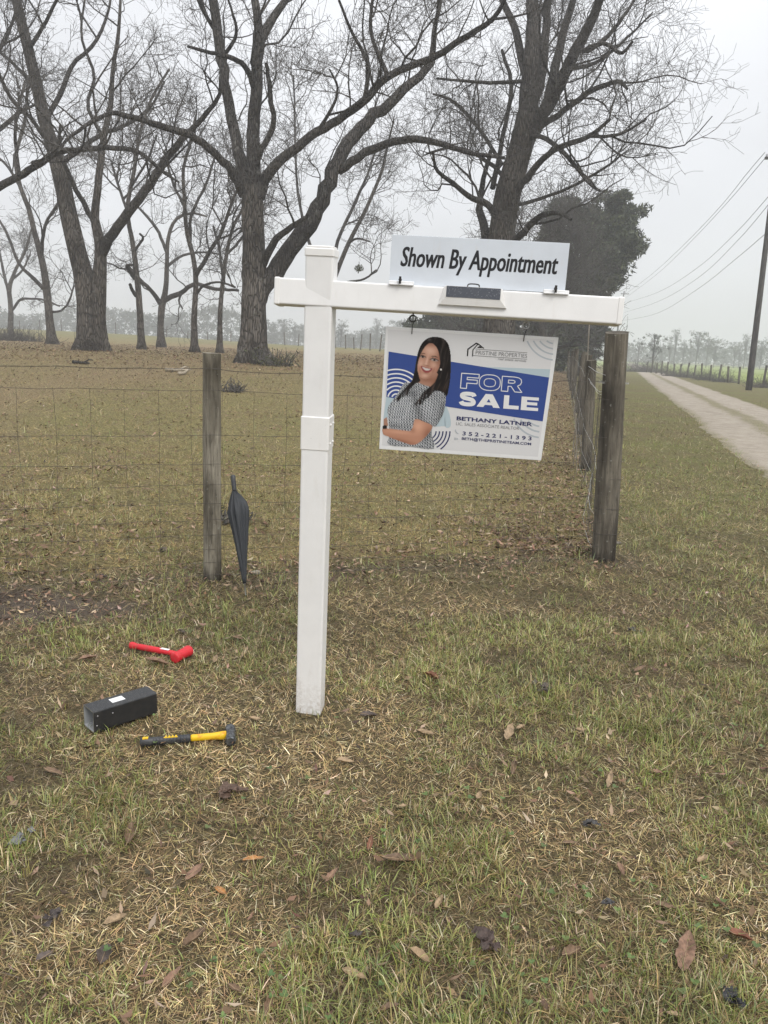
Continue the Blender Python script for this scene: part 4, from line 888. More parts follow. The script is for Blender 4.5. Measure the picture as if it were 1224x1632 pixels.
hv = np.stack([v[:, 2], v[:, 0], v[:, 1]], 1); c_, s_ = math.cos(ang), math.sin(ang); hv = np.stack([hv[:, 0] * c_ - hv[:, 1] * s_ + ML, hv[:, 0] * s_ + hv[:, 1] * c_, hv[:, 2] + .004], 1)
part(mal, 'head', hv, f_, red, True, world=False)
# ------------------------------------------------------------------ bare pecan trees: limbs traced, twigs grown in space from them
def unit(v): return v / (np.linalg.norm(v, axis=-1, keepdims=True) + 1e-9)
def grow(PP, PR, n, l0, l1, r_rel, rmin, N, wig, up, tmin=.15, out=.85, rg=None):
    """n child branches on parent polylines PP (B,M,3)"""
    B, Mn, _ = PP.shape
    L = np.linalg.norm(PP[:, -1] - PP[:, 0], axis=1); b = rg.choice(B, n, p=L / L.sum()); t = tmin + (1 - tmin) * rg.random(n) ** .8
    f = t * (Mn - 1); i = np.minimum(f.astype(int), Mn - 2); u = (f - i)[:, None]
    p = PP[b, i] * (1 - u) + PP[b, i + 1] * u; T = unit(PP[b, i + 1] - PP[b, i]); R0 = PR[b, i] * (1 - u[:, 0]) + PR[b, i + 1] * u[:, 0]
    rnd = unit(rg.normal(size=(n, 3))); perp = unit(rnd - T * (rnd * T).sum(1, keepdims=True))
    d = unit(T * rg.uniform(.25, .75, (n, 1)) + perp * out + np.array([0, 0, up]))
    Ln = rg.uniform(l0, l1, n) * (1.15 - .5 * t); r = np.maximum(np.minimum(R0 * .7, r_rel * Ln), rmin)
    P = np.empty((n, N, 3)); P[:, 0] = p
    for k in range(1, N):
        d = unit(d + rg.normal(0, wig, (n, 3)) + np.array([0, 0, up * .3])); P[:, k] = P[:, k - 1] + d * (Ln / (N - 1))[:, None]
    return P, np.maximum(r[:, None] * np.linspace(1, .35, N)[None], rmin * .8)
WS = .82
def trace(pts, y0, dy, rg, n, jt=.13):
    """pixel polyline with widths -> points (x,y,z,r) at distances running from y0 to y0+dy"""
    pts = np.array(pts, float); k = np.r_[0, np.cumsum(np.hypot(*np.diff(pts[:, :2], axis=0).T))]; k /= k[-1]; out = []
    for (px, py, w_), s_ in zip(pts, k):
        y_ = y0 + dy * s_ ** 1.1; p = at(px, py, y_); out.append((*p, max(.5 * w_ * WS / F * ((p - CAMP) @ fwd), .006)))
    Q = resample(np.array(out), n); d = rg.normal(0, 1, (n, 3)); d[0] = d[-1] = 0
    Q[:, :3] += d * Q[:, 3:4] * jt; return Q
def pecan(label, trunks, limbs, y, seed, twigs=(60, 320, 1500, 4000), lens=((1.6, 3.4), (.8, 1.8), (.4, 1.0), (.2, .5)), rmin=.006, flare=1.5):
    rg = np.random.default_rng(seed); base = at(trunks[0][0][0], trunks[0][0][1], y); bz = float(H(base[0], base[1]))
    root = thing('pecan_tree', (base[0], base[1], bz), label, 'tree', 'bare pecan trees in the pasture'); allP = []
    for tr in trunks:
        Q = trace(tr, y, 0, rg, 26, .03); lead = np.array([[Q[0, 0], Q[0, 1], min(bz, Q[0, 2]) - .3, Q[0, 3] * flare]])
        if Q[0, 2] > bz + .05: pass
        R = Q[:, 3] * (1 + (flare - 1) * np.exp(-np.maximum(Q[:, 2] - bz, 0) / (Q[0, 3] * .9)))
        P = np.vstack([lead[:, :3], Q[:, :3]]); R = np.r_[R[0] * 1.08, R]; V, Fq = tubes(P, R, 20)
        th = np.tile(np.arange(20), len(P)) * 2 * np.pi / 20; hgt = np.repeat(np.exp(-np.maximum(P[:, 2] - bz, 0) / (R[1] * 1.4)), 20); c_ = np.repeat(P, 20, 0)
        V = c_ + (V - c_) * (1 + hgt * .20 * np.cos(4 * th + seed) + hgt * .13 * np.cos(7 * th + 2 * seed) + .05 * np.cos(5 * th + c_[:, 2] * 1.7) + rg.normal(0, .015, len(th)))[:, None]
        part(root, 'trunk', V, Fq, M['bark'], True); allP.append((Q[13:, :3], Q[13:, 3]))
    for li in limbs:
        pts, dy = li[0], li[1]; y_s = li[2] if len(li) > 2 else 0
        n = max(12, len(pts) * 3); Q = trace(pts, y + y_s, dy, rg, n); part(root, 'limb', *tubes(Q[:, :3], Q[:, 3], 10 if Q[0, 3] > .08 else 7), M['limb'], True); allP.append((Q[:, :3], Q[:, 3]))
    PP = np.stack([resample(np.c_[p, r], 14) for p, r in allP]); PR = PP[:, :, 3]; PP = PP[:, :, :3]
    v = []; pr = (PP, PR); sides = (5, 4, 3, 3); Ns = (8, 6, 5, 3)
    for k in range(4):
        tm = .22 if k == 0 else .15
        pr = grow(pr[0], pr[1], twigs[k], *lens[k], (.013, .010, .008, .006)[k], rmin * (1.9, 1.25, .9, .72)[k], Ns[k], (.26, .28, .28, .3)[k], (.35, .22, .12, .05)[k], tm, .85, rg)
        v.append(tubes(*pr, sides[k]))
        if k == 0:
            o = part(root, 'branches', *v[0], M['limb'], True, kind='stuff')
    o = 0; VV = []; FF = []
    for a, b in v[1:]: VV.append(a); FF.append(b + o); o += len(a)
    part(root, 'twigs', np.vstack(VV), np.vstack(FF), M['twig'], False, kind='stuff'); return root
big = (50, 250, 1350, 3500)
pecan('broad bare pecan tree with arching limbs, nearest behind the short round fence post',
      [[(405, 585, 52), (403, 555, 49), (405, 520, 48), (406, 480, 47), (405, 430, 46), (403, 380, 42), (402, 335, 42), (402, 295, 36)]],
      [([(399, 315, 34), (388, 270, 26), (378, 230, 23), (367, 180, 21), (357, 120, 20), (347, 60, 20), (340, 0, 18), (332, -80, 13), (322, -170, 7)], 1.5),
       ([(403, 305, 32), (404, 250, 27), (405, 190, 25), (408, 130, 23), (412, 80, 22), (412, 40, 18), (402, -30, 14), (392, -120, 8)], -.6),
       ([(410, 95, 20), (418, 62, 18), (432, 35, 16), (452, 4, 13), (480, -50, 9), (510, -130, 5)], 1.6, -.3),
       ([(412, 315, 24), (425, 282, 21), (440, 260, 20), (470, 236, 18), (507, 210, 17), (545, 188, 16), (583, 158, 16), (620, 122, 14), (690, 92, 13), (739, 60, 12), (777, 38, 10), (799, 11, 8), (820, -35, 5)], -3.5),
       ([(410, 478, 40), (424, 452, 38), (442, 428, 36), (462, 398, 34), (487, 363, 33), (511, 324, 30), (532, 275, 28), (560, 222, 25), (598, 184, 22), (641, 146, 18), (685, 103, 14), (692, 50, 10), (702, 0, 8), (715, -70, 5)], 2.5),
       ([(540, 272, 18), (560, 258, 17), (592, 238, 16), (636, 224, 14), (668, 222, 13), (706, 230, 11), (750, 244, 9), (804, 252, 6)], -2.4, .9),
       ([(388, 312, 18), (372, 276, 17), (355, 256, 16), (334, 236, 15), (299, 214, 14), (263, 203, 13), (228, 191, 11), (196, 183, 10), (177, 180, 8), (137, 200, 7), (106, 223, 6), (92, 243, 4)], -4),
       ([(404, 138, 12), (397, 118, 11), (385, 100, 10), (365, 91, 9), (335, 84, 7), (299, 74, 5)], -1.5, -.3),
       ([(408, 262, 13), (416, 240, 12), (436, 198, 11), (432, 160, 10), (429, 128, 9), (424, 100, 7)], -1.0, -.2),
       ([(413, 428, 18), (435, 388, 14), (470, 358, 11), (490, 345, 8)], -1.2),
       ([(352, 95, 8), (376, 58, 7), (372, 25, 5), (360, -10, 4)], -1.2, 1.0), ([(620, 124, 10), (600, 80, 8), (590, 40, 7), (596, -20, 5)], 1, -2), ([(583, 160, 10), (585, 100, 8), (560, 50, 6), (540, 0, 5)], -1.5, -1.6), ([(505, 211, 8), (530, 170, 6), (538, 140, 5), (525, 110, 3)], -1, -1.2), ([(345, 50, 9), (320, 10, 7), (300, -40, 5)], -1, 1)],
      22.6, 11, big, rmin=.006)
pecan('double trunked bare pecan tree standing at the left of the round fence post',
      [[(142, 563, 38), (141, 530, 36), (139, 495, 36), (136, 455, 36), (128, 425, 36), (118, 380, 33), (108, 330, 32), (97, 280, 30), (86, 240, 27), (72, 200, 24), (60, 140, 22), (45, 80, 20), (30, 20, 18), (18, -60, 14), (5, -150, 8)],
       [(155, 563, 32), (156, 530, 30), (157, 490, 29), (157, 450, 28), (160, 405, 22), (155, 370, 18), (151, 345, 16), (155, 310, 14), (160, 260, 13), (165, 220, 12), (176, 170, 10), (180, 110, 8), (188, 60, 7), (192, 0, 5)]],
      [([(160, 408, 20), (180, 372, 19), (203, 340, 18), (243, 289, 16), (268, 248, 14), (304, 208, 11), (344, 162, 8), (355, 127, 6), (362, 80, 4)], -3),
       ([(150, 355, 11), (135, 326, 10), (122, 304, 9), (101, 258, 8), (93, 238, 7), (96, 200, 5)], -1.5),
       ([(92, 262, 12), (125, 240, 10), (160, 215, 8), (200, 200, 7), (240, 170, 5), (262, 130, 4)], 2),
       ([(70, 195, 11), (100, 140, 9), (118, 100, 8), (150, 70, 7), (172, 20, 5), (180, -40, 4)], 2),
       ([(44, 80, 9), (70, 40, 7), (90, 0, 6), (120, -50, 4)], -2), ([(62, 150, 9), (30, 110, 7), (8, 90, 6), (-30, 60, 4)], 2), ([(165, 220, 8), (140, 170, 7), (150, 120, 6), (130, 60, 5), (135, 0, 4)], 1.5), ([(84, 236, 9), (50, 190, 8), (20, 160, 7), (-10, 100, 5)], -2)],
      27, 12, (46, 210, 1000, 2600), rmin=.006)
pecan('tall bare pecan tree with a broad upright crown behind the rider sign',
      [[(792, 616, 62), (793, 560, 58), (797, 470, 54), (800, 400, 52), (801, 355, 50), (810, 304, 49), (824, 260, 47), (835, 217, 45), (841, 180, 42)]],
      [([(838, 200, 40), (845, 130, 34), (849, 60, 30), (850, 0, 24), (848, -80, 16), (840, -170, 8)], .6),
       ([(832, 240, 32), (850, 210, 28), (866, 180, 26), (886, 150, 24), (907, 103, 22), (934, 49, 20), (956, 0, 16), (975, -70, 10)], -2),
       ([(846, 214, 14), (864, 200, 13), (896, 179, 12), (940, 146, 11), (975, 132, 9), (989, 130, 8), (1000, 142, 5)], -2.2),
       ([(928, 82, 10), (945, 74, 9), (967, 70, 8), (990, 85, 7), (1008, 66, 5)], -1.4, -1.6), ([(936, 82, 9), (955, 70, 9), (972, 54, 8), (1005, 10, 6), (1030, -40, 4)], 1.4, -1.5),
       ([(845, 150, 17), (831, 92, 16), (820, 43, 14), (801, 0, 12), (785, -70, 7)], 1.8), ([(852, 160, 18), (864, 120, 18), (869, 54, 16), (875, 0, 14), (880, -80, 7)], 2.2), ([(866, 182, 19), (880, 130, 18), (896, 60, 16), (913, 0, 13), (930, -80, 7)], 2.6, -.6),
       ([(815, 325, 15), (828, 300, 14), (864, 255, 12), (896, 233, 11), (940, 217, 9), (972, 190, 6)], -3), ([(828, 225, 10), (858, 217, 9), (886, 233, 9), (913, 260, 8), (940, 293, 7), (956, 304, 5)], -3), ([(812, 395, 15), (830, 375, 14), (858, 347, 12), (886, 339, 8), (910, 350, 6)], -2.5),
       ([(800, 360, 17), (777, 326, 13), (750, 315, 11), (723, 293, 9), (696, 271, 7), (690, 244, 5)], -2), ([(830, 130, 8), (790, 132, 7), (750, 130, 6), (696, 125, 4)], -2.4), ([(796, 440, 22), (779, 400, 20), (772, 365, 17), (765, 330, 14), (770, 290, 10), (782, 240, 8)], 1.5), ([(785, 300, 11), (799, 228, 9), (815, 141, 8), (800, 80, 6)], 2, .8), ([(800, 262, 8), (760, 200, 7), (720, 160, 6), (690, 150, 4)], 2), ([(820, 300, 9), (780, 260, 8), (730, 235, 6), (680, 245, 4)], 3), ([(905, 110, 9), (950, 100, 7), (1000, 60, 5), (1040, 20, 3)], 2, -1.5), ([(940, 217, 7), (985, 215, 6), (1030, 190, 4)], -1, -2.5), ([(808, 330, 8), (850, 320, 7), (905, 300, 6), (960, 270, 5), (1000, 240, 3)], -1.5)],
      24, 13, (110, 640, 3300, 7000), ((1.4, 3.2), (.8, 1.8), (.5, 1.2), (.25, .6)), rmin=.0056)
sm = (22, 100, 440, 1000); L3 = ((1.6, 3.6), (.9, 2.0), (.5, 1.2), (.25, .6))
pecan('slim bare pecan tree just left of the double trunked one', [[(84, 553, 19), (80, 520, 15), (75, 470, 14), (68, 420, 12), (55, 370, 10), (45, 330, 9), (33, 300, 8), (25, 250, 7), (40, 190, 6), (45, 120, 4)]],
      [([(69, 460, 8), (50, 440, 7), (30, 420, 6), (10, 370, 5), (-15, 330, 4)], 1), ([(66, 410, 7), (72, 360, 6), (95, 320, 5), (110, 290, 4)], -1.5), ([(34, 300, 6), (8, 260, 5), (-20, 240, 4)], 1), ([(78, 498, 5), (98, 495, 4), (110, 480, 4), (118, 455, 3)], 1)], 40, 13, sm, L3, rmin=.009)
pecan('small distant bare pecan tree beside the brush pile', [[(17, 529, 11), (17, 490, 9), (15, 460, 8), (25, 430, 6), (40, 400, 5), (50, 365, 3)]],
      [([(15, 470, 6), (5, 430, 5), (-2, 395, 3)], 1), ([(19, 495, 5), (32, 478, 5), (50, 476, 4), (70, 478, 4), (95, 488, 3)], -2), ([(20, 445, 5), (36, 430, 4), (48, 405, 3)], 1)], 60, 14, (20, 100, 420, 900), L3, rmin=.012)
pecan('thin straight bare pecan tree with knobby stubs, right of the double trunked one', [[(226, 560, 15), (223, 500, 12), (219, 450, 11), (212, 390, 9), (203, 335, 8), (214, 270, 7), (222, 220, 6), (240, 160, 5), (270, 110, 4)]],
      [([(217, 472, 7), (212, 465, 7), (207, 453, 6)], -.5), ([(215, 445, 7), (206, 432, 7), (202, 424, 6), (212, 422, 5)], -.6), ([(206, 345, 6), (190, 300, 5), (178, 260, 4)], 1.5), ([(208, 300, 5), (235, 255, 4), (250, 215, 3)], -1), ([(214, 400, 5), (228, 380, 5), (222, 372, 4)], -.4)], 35, 15, sm, L3, rmin=.009)
pecan('small crooked bare pecan tree with low spreading arms', [[(257, 549, 16), (256, 520, 12), (258, 490, 13), (264, 460, 10), (266, 420, 8), (268, 380, 7), (280, 350, 6), (305, 340, 5), (330, 345, 3)]],
      [([(257, 486, 10), (240, 462, 8), (222, 445, 7), (205, 425, 5)], -2), ([(260, 480, 10), (275, 472, 10), (292, 465, 9), (310, 452, 8), (340, 460, 7), (380, 463, 5)], -2), ([(267, 405, 7), (250, 365, 6), (230, 340, 5), (215, 325, 4)], 1), ([(290, 466, 5), (285, 480, 4), (291, 492, 3)], -.6), ([(266, 425, 6), (290, 408, 5), (320, 402, 4), (350, 405, 3)], 1)], 45, 16, sm, L3, rmin=.010)
pecan('straight bare pecan tree left of the round fence post top', [[(310, 564, 15), (310, 500, 11), (312, 450, 10), (308, 410, 9), (298, 370, 8), (294, 320, 7), (292, 270, 6), (300, 240, 5), (310, 190, 3)]],
      [([(312, 440, 9), (335, 400, 8), (355, 365, 7), (370, 320, 6), (385, 290, 4)], -1), ([(303, 385, 7), (306, 340, 6), (330, 290, 5), (345, 240, 4)], 2), ([(294, 330, 6), (275, 290, 5), (262, 240, 4)], 1), ([(312, 470, 6), (325, 455, 5), (350, 450, 4), (375, 458, 4)], -1)], 33, 17, sm, L3, rmin=.009)
pecan('leaning thin bare pecan tree showing behind the top of the round fence post', [[(350, 567, 12), (351, 500, 9), (355, 450, 8), (362, 400, 7), (372, 360, 6), (383, 340, 5), (398, 300, 4)]],
      [([(356, 450, 6), (350, 400, 5), (340, 360, 4)], 1), ([(362, 405, 5), (385, 380, 5), (400, 350, 4)], 1)], 34, 18, (16, 80, 380, 900), L3, rmin=.009)
pecan('forked slender bare pecan tree rising from behind the white sign post', [[(505, 563, 15), (515, 510, 12), (526, 462, 11), (540, 425, 9), (557, 385, 8), (583, 334, 7), (608, 274, 6), (615, 243, 5), (628, 190, 3)]],
      [([(530, 450, 8), (537, 390, 7), (565, 325, 6), (585, 280, 5), (600, 235, 4)], 2), ([(522, 475, 8), (505, 420, 7), (488, 370, 6), (474, 300, 5), (470, 200, 4), (468, 120, 3)], 3), ([(555, 388, 5), (570, 380, 4), (590, 385, 3)], -1), ([(526, 465, 5), (550, 450, 4), (580, 445, 4), (600, 430, 3)], -1)], 36, 19, (30, 170, 800, 2000), L3, rmin=.009)
pecan('bare pecan tree off the left edge sending one long low limb into view', [[(-95, 560, 44), (-92, 500, 36), (-86, 420, 32), (-80, 350, 28), (-76, 260, 22), (-84, 160, 16), (-96, 60, 10)]],
      [([(-80, 345, 24), (-45, 325, 18), (-5, 300, 15), (30, 280, 14), (62, 262, 13), (90, 243, 12), (115, 240, 11), (162, 236, 10), (205, 238, 9), (228, 246, 8), (262, 276, 6), (285, 290, 4)], -2.5), ([(-78, 300, 16), (-40, 240, 12), (0, 205, 9), (30, 180, 7), (60, 165, 4)], 2), ([(-84, 180, 10), (-30, 120, 8), (10, 60, 6), (30, 0, 4)], 1.5), ([(30, 280, 7), (25, 200, 6), (40, 130, 4)], 1, -2)], 25, 20, (36, 160, 700, 1700), rmin=.006)
pecan('leafless thicket tree tangled with vines between the pecan trunk and the dark evergreens',
      [[(868, 592, 16), (866, 540, 14), (862, 480, 12), (868, 430, 10), (880, 380, 8), (890, 340, 5)]],
      [([(864, 500, 8), (890, 450, 7), (915, 410, 6), (925, 375, 4)], -1), ([(863, 470, 8), (840, 430, 7), (815, 400, 5), (800, 370, 4)], 1), ([(865, 545, 8), (900, 510, 7), (922, 490, 5), (930, 470, 3)], -1.5), ([(866, 530, 7), (835, 500, 6), (800, 485, 4)], 1), ([(868, 560, 7), (905, 550, 6), (920, 540, 4), (930, 545, 3)], -2), ([(880, 380, 6), (905, 352, 5), (915, 335, 3)], 1), ([(867, 575, 6), (820, 550, 5), (770, 530, 4), (730, 520, 3)], -1)],
      40, 22, (110, 560, 2200, 1800), ((1.4, 3.4), (.9, 2.2), (.5, 1.3), (.25, .6)), rmin=.011)
# mistletoe ball caught in a far crown
rg = np.random.default_rng(3)
def leaf_cloud(c, rad, n, size, pal, rg, flat=.6):
    """n leaf quads around centres c (K,3) with radii rad (K)"""
    k = rg.integers(0, len(c), n); d = unit(rg.normal(size=(n, 3))); p = c[k] + d * (rad[k] * rg.random(n) ** .45)[:, None] * np.array([1, 1, .85])
    a = unit(rg.normal(size=(n, 3))); b = unit(np.cross(a, rg.normal(size=(n, 3)))); s = size * rg.uniform(.6, 1.4, n)[:, None]
    V = np.stack([p - a * s, p - b * s * flat * .5, p + a * s, p + b * s * flat * .5], 1).reshape(-1, 3)
    Fq = np.arange(n * 4).reshape(-1, 4); col = pal[rg.integers(0, len(pal), n)] * np.exp(rg.normal(0, .16, (n, 1))); return V, Fq, np.repeat(col, 4, 0)
mb = at(572, 428, 36.2); mist = thing('mistletoe', tuple(mb), 'small green mistletoe ball hanging in bare twigs right of the white post', 'mistletoe')
V, Fq, C = leaf_cloud(mb[None], np.array([.22]), 260, .05, np.array([(.06, .075, .03), (.09, .10, .05)]), rg); part(mist, 'leaves', V, Fq, M['leafmat'], tint=C, kind='stuff')
part(mist, 'stem', *tubes(np.array([mb + [0, 0, .3], mb, mb - [0, 0, .1]]), np.array([.012, .015, .008]), 5), M['twig'])

# ------------------------------------------------------------------ dark evergreens behind the right pecan
EV = np.array([(.036, .046, .022), (.055, .068, .032), (.024, .031, .018), (.085, .095, .048)])
def evergreen(label, px, py_base, y, lobes, n, seed, size=.13):
    rg = np.random.default_rng(seed); b = at(px, py_base, y); bz = float(H(b[0], b[1])); root = thing('evergreen_tree', (b[0], b[1], bz), label, 'tree', 'dark evergreens along the lane fence')
    c = np.array([at(lx, ly, y + ly_off) for lx, ly, lr, ly_off in lobes]); rad = np.array([lr / F * y for _, _, lr, _ in lobes]); top = c[:, 2].max()
    tk = np.array([[b[0], b[1], bz - .3], [b[0] + .05, b[1], bz + 1.2], [c[:, 0].mean() * .4 + b[0] * .6, b[1], bz + (top - bz) * .45], [c[:, 0].mean(), c[:, 1].mean(), top]])
    part(root, 'trunk', *tubes(resample(tk, 12), np.linspace(.30, .05, 12), 10), M['bark'], True)
    lv = []
    for cc_, rr_ in zip(c, rad):                    # limbs out to the lobes, then sub-clumps of leaves
        st_ = np.array([b[0], b[1], bz + max(.8, (cc_[2] - bz) * .5)]); lv.append(tubes(resample([st_, (st_ + cc_) / 2 + [0, 0, .3], cc_], 7), np.linspace(.11, .03, 7), 5))
    part(root, 'limbs', *join(*[(a, q_) for a, q_ in lv]), M['limb'], True, kind='stuff')
    K = 30; sc_ = []; sr = []
    for cc_, rr_ in zip(c, rad):
        d = unit(rg.normal(size=(K, 3))); sc_.append(cc_ + d * (rr_ * rg.uniform(.25, 1.0, (K, 1)))); sr.append(rr_ * rg.uniform(.22, .45, K))
    V, Fq, C = leaf_cloud(np.vstack(sc_), np.concatenate(sr), n, size, EV, rg); tone = np.exp(rg.normal(0, .18, len(sc_) * K))
    part(root, 'crown', V, Fq, M['leafmat'], tint=C, kind='stuff'); return root
evergreen('tall dark evergreen leaning over the lane, at the right end of the row', 925, 592, 52, [(1000, 350, 30, 0), (960, 345, 34, 1), (975, 390, 40, 0), (925, 375, 40, 1), (1005, 385, 24, -1), (940, 425, 44, 0), (972, 440, 26, -1), (905, 450, 44, 0), (940, 480, 30, 0), (925, 530, 34, 0), (935, 570, 22, -1), (905, 560, 30, 0), (880, 400, 34, 1), (870, 500, 40, 1), (985, 375, 40, 0), (965, 410, 40, -.5), (950, 460, 36, 0), (920, 500, 40, 0), (895, 530, 36, 0), (900, 420, 46, .5), (870, 420, 40, .5), (885, 370, 28, .5), (860, 460, 44, .5), (905, 480, 44, 0), (945, 350, 30, 0), (990, 325, 16, 0), (850, 430, 36, 1), (840, 470, 36, 1), (880, 340, 22, 1), (910, 335, 22, 1), (960, 500, 22, 0), (950, 530, 20, 0)], 66000, 31, .17)
evergreen('dark evergreen clump behind the pecan trunk, second in the row', 840, 588, 58, [(860, 440, 44, 0), (830, 480, 44, 0), (880, 490, 40, 0), (845, 540, 44, 0), (885, 555, 36, 0), (810, 550, 40, 0), (890, 430, 34, 0), (855, 575, 30, 0)], 26000, 32, .2)
evergreen('low dark evergreen seen under the cross arm, at the left end of the row', 720, 584, 62, [(700, 515, 34, 0), (735, 500, 36, 0), (790, 520, 38, 0), (680, 530, 30, 0), (715, 535, 36, 0), (660, 538, 26, 0), (770, 520, 36, 0), (720, 555, 34, 0), (760, 560, 36, 0), (675, 565, 26, 0), (790, 490, 30, 0)], 22000, 33, .2)

# ------------------------------------------------------------------ utility poles and lines
def pole(base, top, r0_, r1_, label, ins_side=1):
    o = thing('utility_pole', tuple(base), label, 'utility pole', 'wooden poles along the lane'); base, top = np.array(base), np.array(top)
    part(o, 'shaft', *tubes(np.stack([base + (top - base) * t for t in np.linspace(-.02, 1, 8)]), np.linspace(r0_, r1_, 8), 14, True), M['pole'], True); return o
pb = gnd(1193, 622); ptop = at(1243, 205, pb[1] + .2)
po = pole(pb, ptop, .17, .11, 'near leaning wooden utility pole at the right edge of the frame')
fb_ = gnd(975, 581.5); fy = 148.0; fb_ = at(975, 579, fy); fb_[2] = 0; ft = at(995, 464, fy)
pf = pole(fb_, ft, .17, .11, 'far wooden utility pole showing past the end of the white arm')
def cross(root, base, top, frac, half, side_dir, ends):
    c = base + (top - base) * frac; d = np.array([side_dir[0], side_dir[1], 0.0])
    V, Fq = box(-half, half * ends, -.05, .05, -.06, .06); Q = np.stack([c + d * v[0] + np.array([-d[1], d[0], 0]) * (v[1] - .17) + np.array([0, 0, v[2]]) for v in V])
    part(root, 'crossarm', Q, Fq, M['pole'])
    out = []
    for s_ in (-half + .08, half * ends - .08):
        p = c + d * s_ + np.array([-d[1], d[0], 0]) * -.17; v, f_ = lathe([(.02, .05), (.05, .07), (.06, .10), (.04, .14), (.055, .17), (.03, .21)], 10); part(root, 'insulator', v + p, f_, M['zinc'], True); out.append(p + [0, 0, .19])
    return out
W1 = at(1219, 243, pb[1] + .1)
pbn, ptn = np.array(pb), np.array(ptop); frac = float((W1[2] - .2 - pbn[2]) / (ptn[2] - pbn[2]))
e1 = cross(po, pbn, ptn, frac, .95, (-.98, .1), .55)
e2 = cross(pf, fb_, ft, .965, .95, (-.98, .1), .55)
def cable(pxs, ys, label, sag=0, n=30):
    P = resample([at(px, py, y_) for (px, py), y_ in zip(pxs, ys)], n)
    o = add('power_cable', mesh('power_cable', *tubes(P - P[0], np.full(n, .016), 5), M['cable']), None, tuple(P[0])); return tag(o, label, 'cable', 'power lines along the lane')
ny = pb[1]; far_ = fy
def ycurve(n): k = np.linspace(0, 1, n); return 1 / ((1 - k) / far_ + k / ny)
cable([(995, 470), (1040, 436), (1095, 385), (1150, 327), (1190, 277), (1219, 243)], [far_, 100, 74, 58, 48.5, ny], 'topmost power line, ending on the insulator at the right edge')
cable([(998, 474), (1048, 436), (1104, 382), (1160, 322), (1200, 275), (1236, 232)], [far_, 98, 72, 56, 47, ny], 'second power line from the top, just below the topmost')
cable([(1000, 482), (1050, 465), (1110, 428), (1170, 374), (1224, 314), (1232, 305)], [far_, 100, 74, 57, 44, ny], 'upper of the two middle power lines')
cable([(995, 498), (1050, 480), (1115, 441), (1175, 384), (1224, 327), (1231, 318)], [far_, 98, 72, 56, 44, ny], 'lower of the two middle power lines')
cable([(993, 511), (1045, 500), (1110, 462), (1170, 415), (1224, 369)], [far_, 98, 72, 56, ny], 'lowest power line, tied to the bracket on the near pole')
bk = at(1224, 371, ny - .12); part(po, 'bracket', *tubes(np.array([bk + [-.12, 0, -.12], bk + [0, 0, .02], bk + [.14, .05, .06]]), np.full(3, .03), 6, True), M['iron'])

# ------------------------------------------------------------------ far fences
ff = thing('pasture_fence', (FF0[0], FF0[1], 0), 'line of dark posts and weedy wire beyond the lane', 'fence'); r_ = np.random.default_rng(21)
pv_, pf_ = post_mesh(.075, 1.25, .7); fpm = mesh('fence_post', pv_, pf_, M['post_dark'])
FL = float(np.linalg.norm(FF1 - FF0)); us = list(np.arange(-9, FL * 1.05, 2.35))
for u in us:
    p = FF0 + FFD * (u + r_.normal(0, .15)); o = add('fence_post', fpm, ff, np.array([p[0], p[1], gz(p)]) - root_loc(ff)); o.rotation_euler = (r_.normal(0, .05), r_.normal(0, .05), r_.uniform(0, 6)); o.scale = (1, 1, r_.uniform(.88, 1.12))
for z in (.25, .5, .8, 1.1):
    p = FF0[None] + FFD[None] * np.array(us)[:, None]; part(ff, 'line_wire', *tubes(np.c_[p, H(p[:, 0], p[:, 1]) + z + r_.normal(0, .02, len(us))], np.full(len(us), .006), 4), M['wire'])
PF = [(-90, 112), (-60, 111), (-48, 110), (-26, 108), (-12, 98), (-4.5, 84), (0.5, 66), (4.2, 52)]
PFq = resample(np.array([(a, b, 0) for a, b in PF]), 60); pfn = thing('pasture_fence', (PFq[20, 0], PFq[20, 1], gz(PFq[20])), 'thin distant post and wire fence along the crest behind the pecans', 'fence')
pv_, pf_ = post_mesh(.06, 1.3, .2); fpm2 = mesh('fence_post', pv_, pf_, M['post_dark'])
L = np.r_[0, np.cumsum(np.linalg.norm(np.diff(PFq, axis=0), axis=1))]
for u in np.arange(1, L[-1], 3.4):
    u = u + r_.normal(0, .4); p = np.array([np.interp(u, L, PFq[:, 0]), np.interp(u, L, PFq[:, 1])]); o = add('fence_post', fpm2, pfn, np.array([p[0], p[1], gz(p)]) - root_loc(pfn)); o.rotation_euler = (r_.normal(0, .06), r_.normal(0, .06), 0); o.scale = (1, 1, r_.uniform(.8, 1.25))
for z in (.4, .75, 1.1): part(pfn, 'line_wire', *tubes(np.c_[PFq[:, :2], H(PFq[:, 0], PFq[:, 1]) + z], np.full(60, .006), 4), M['wire'])

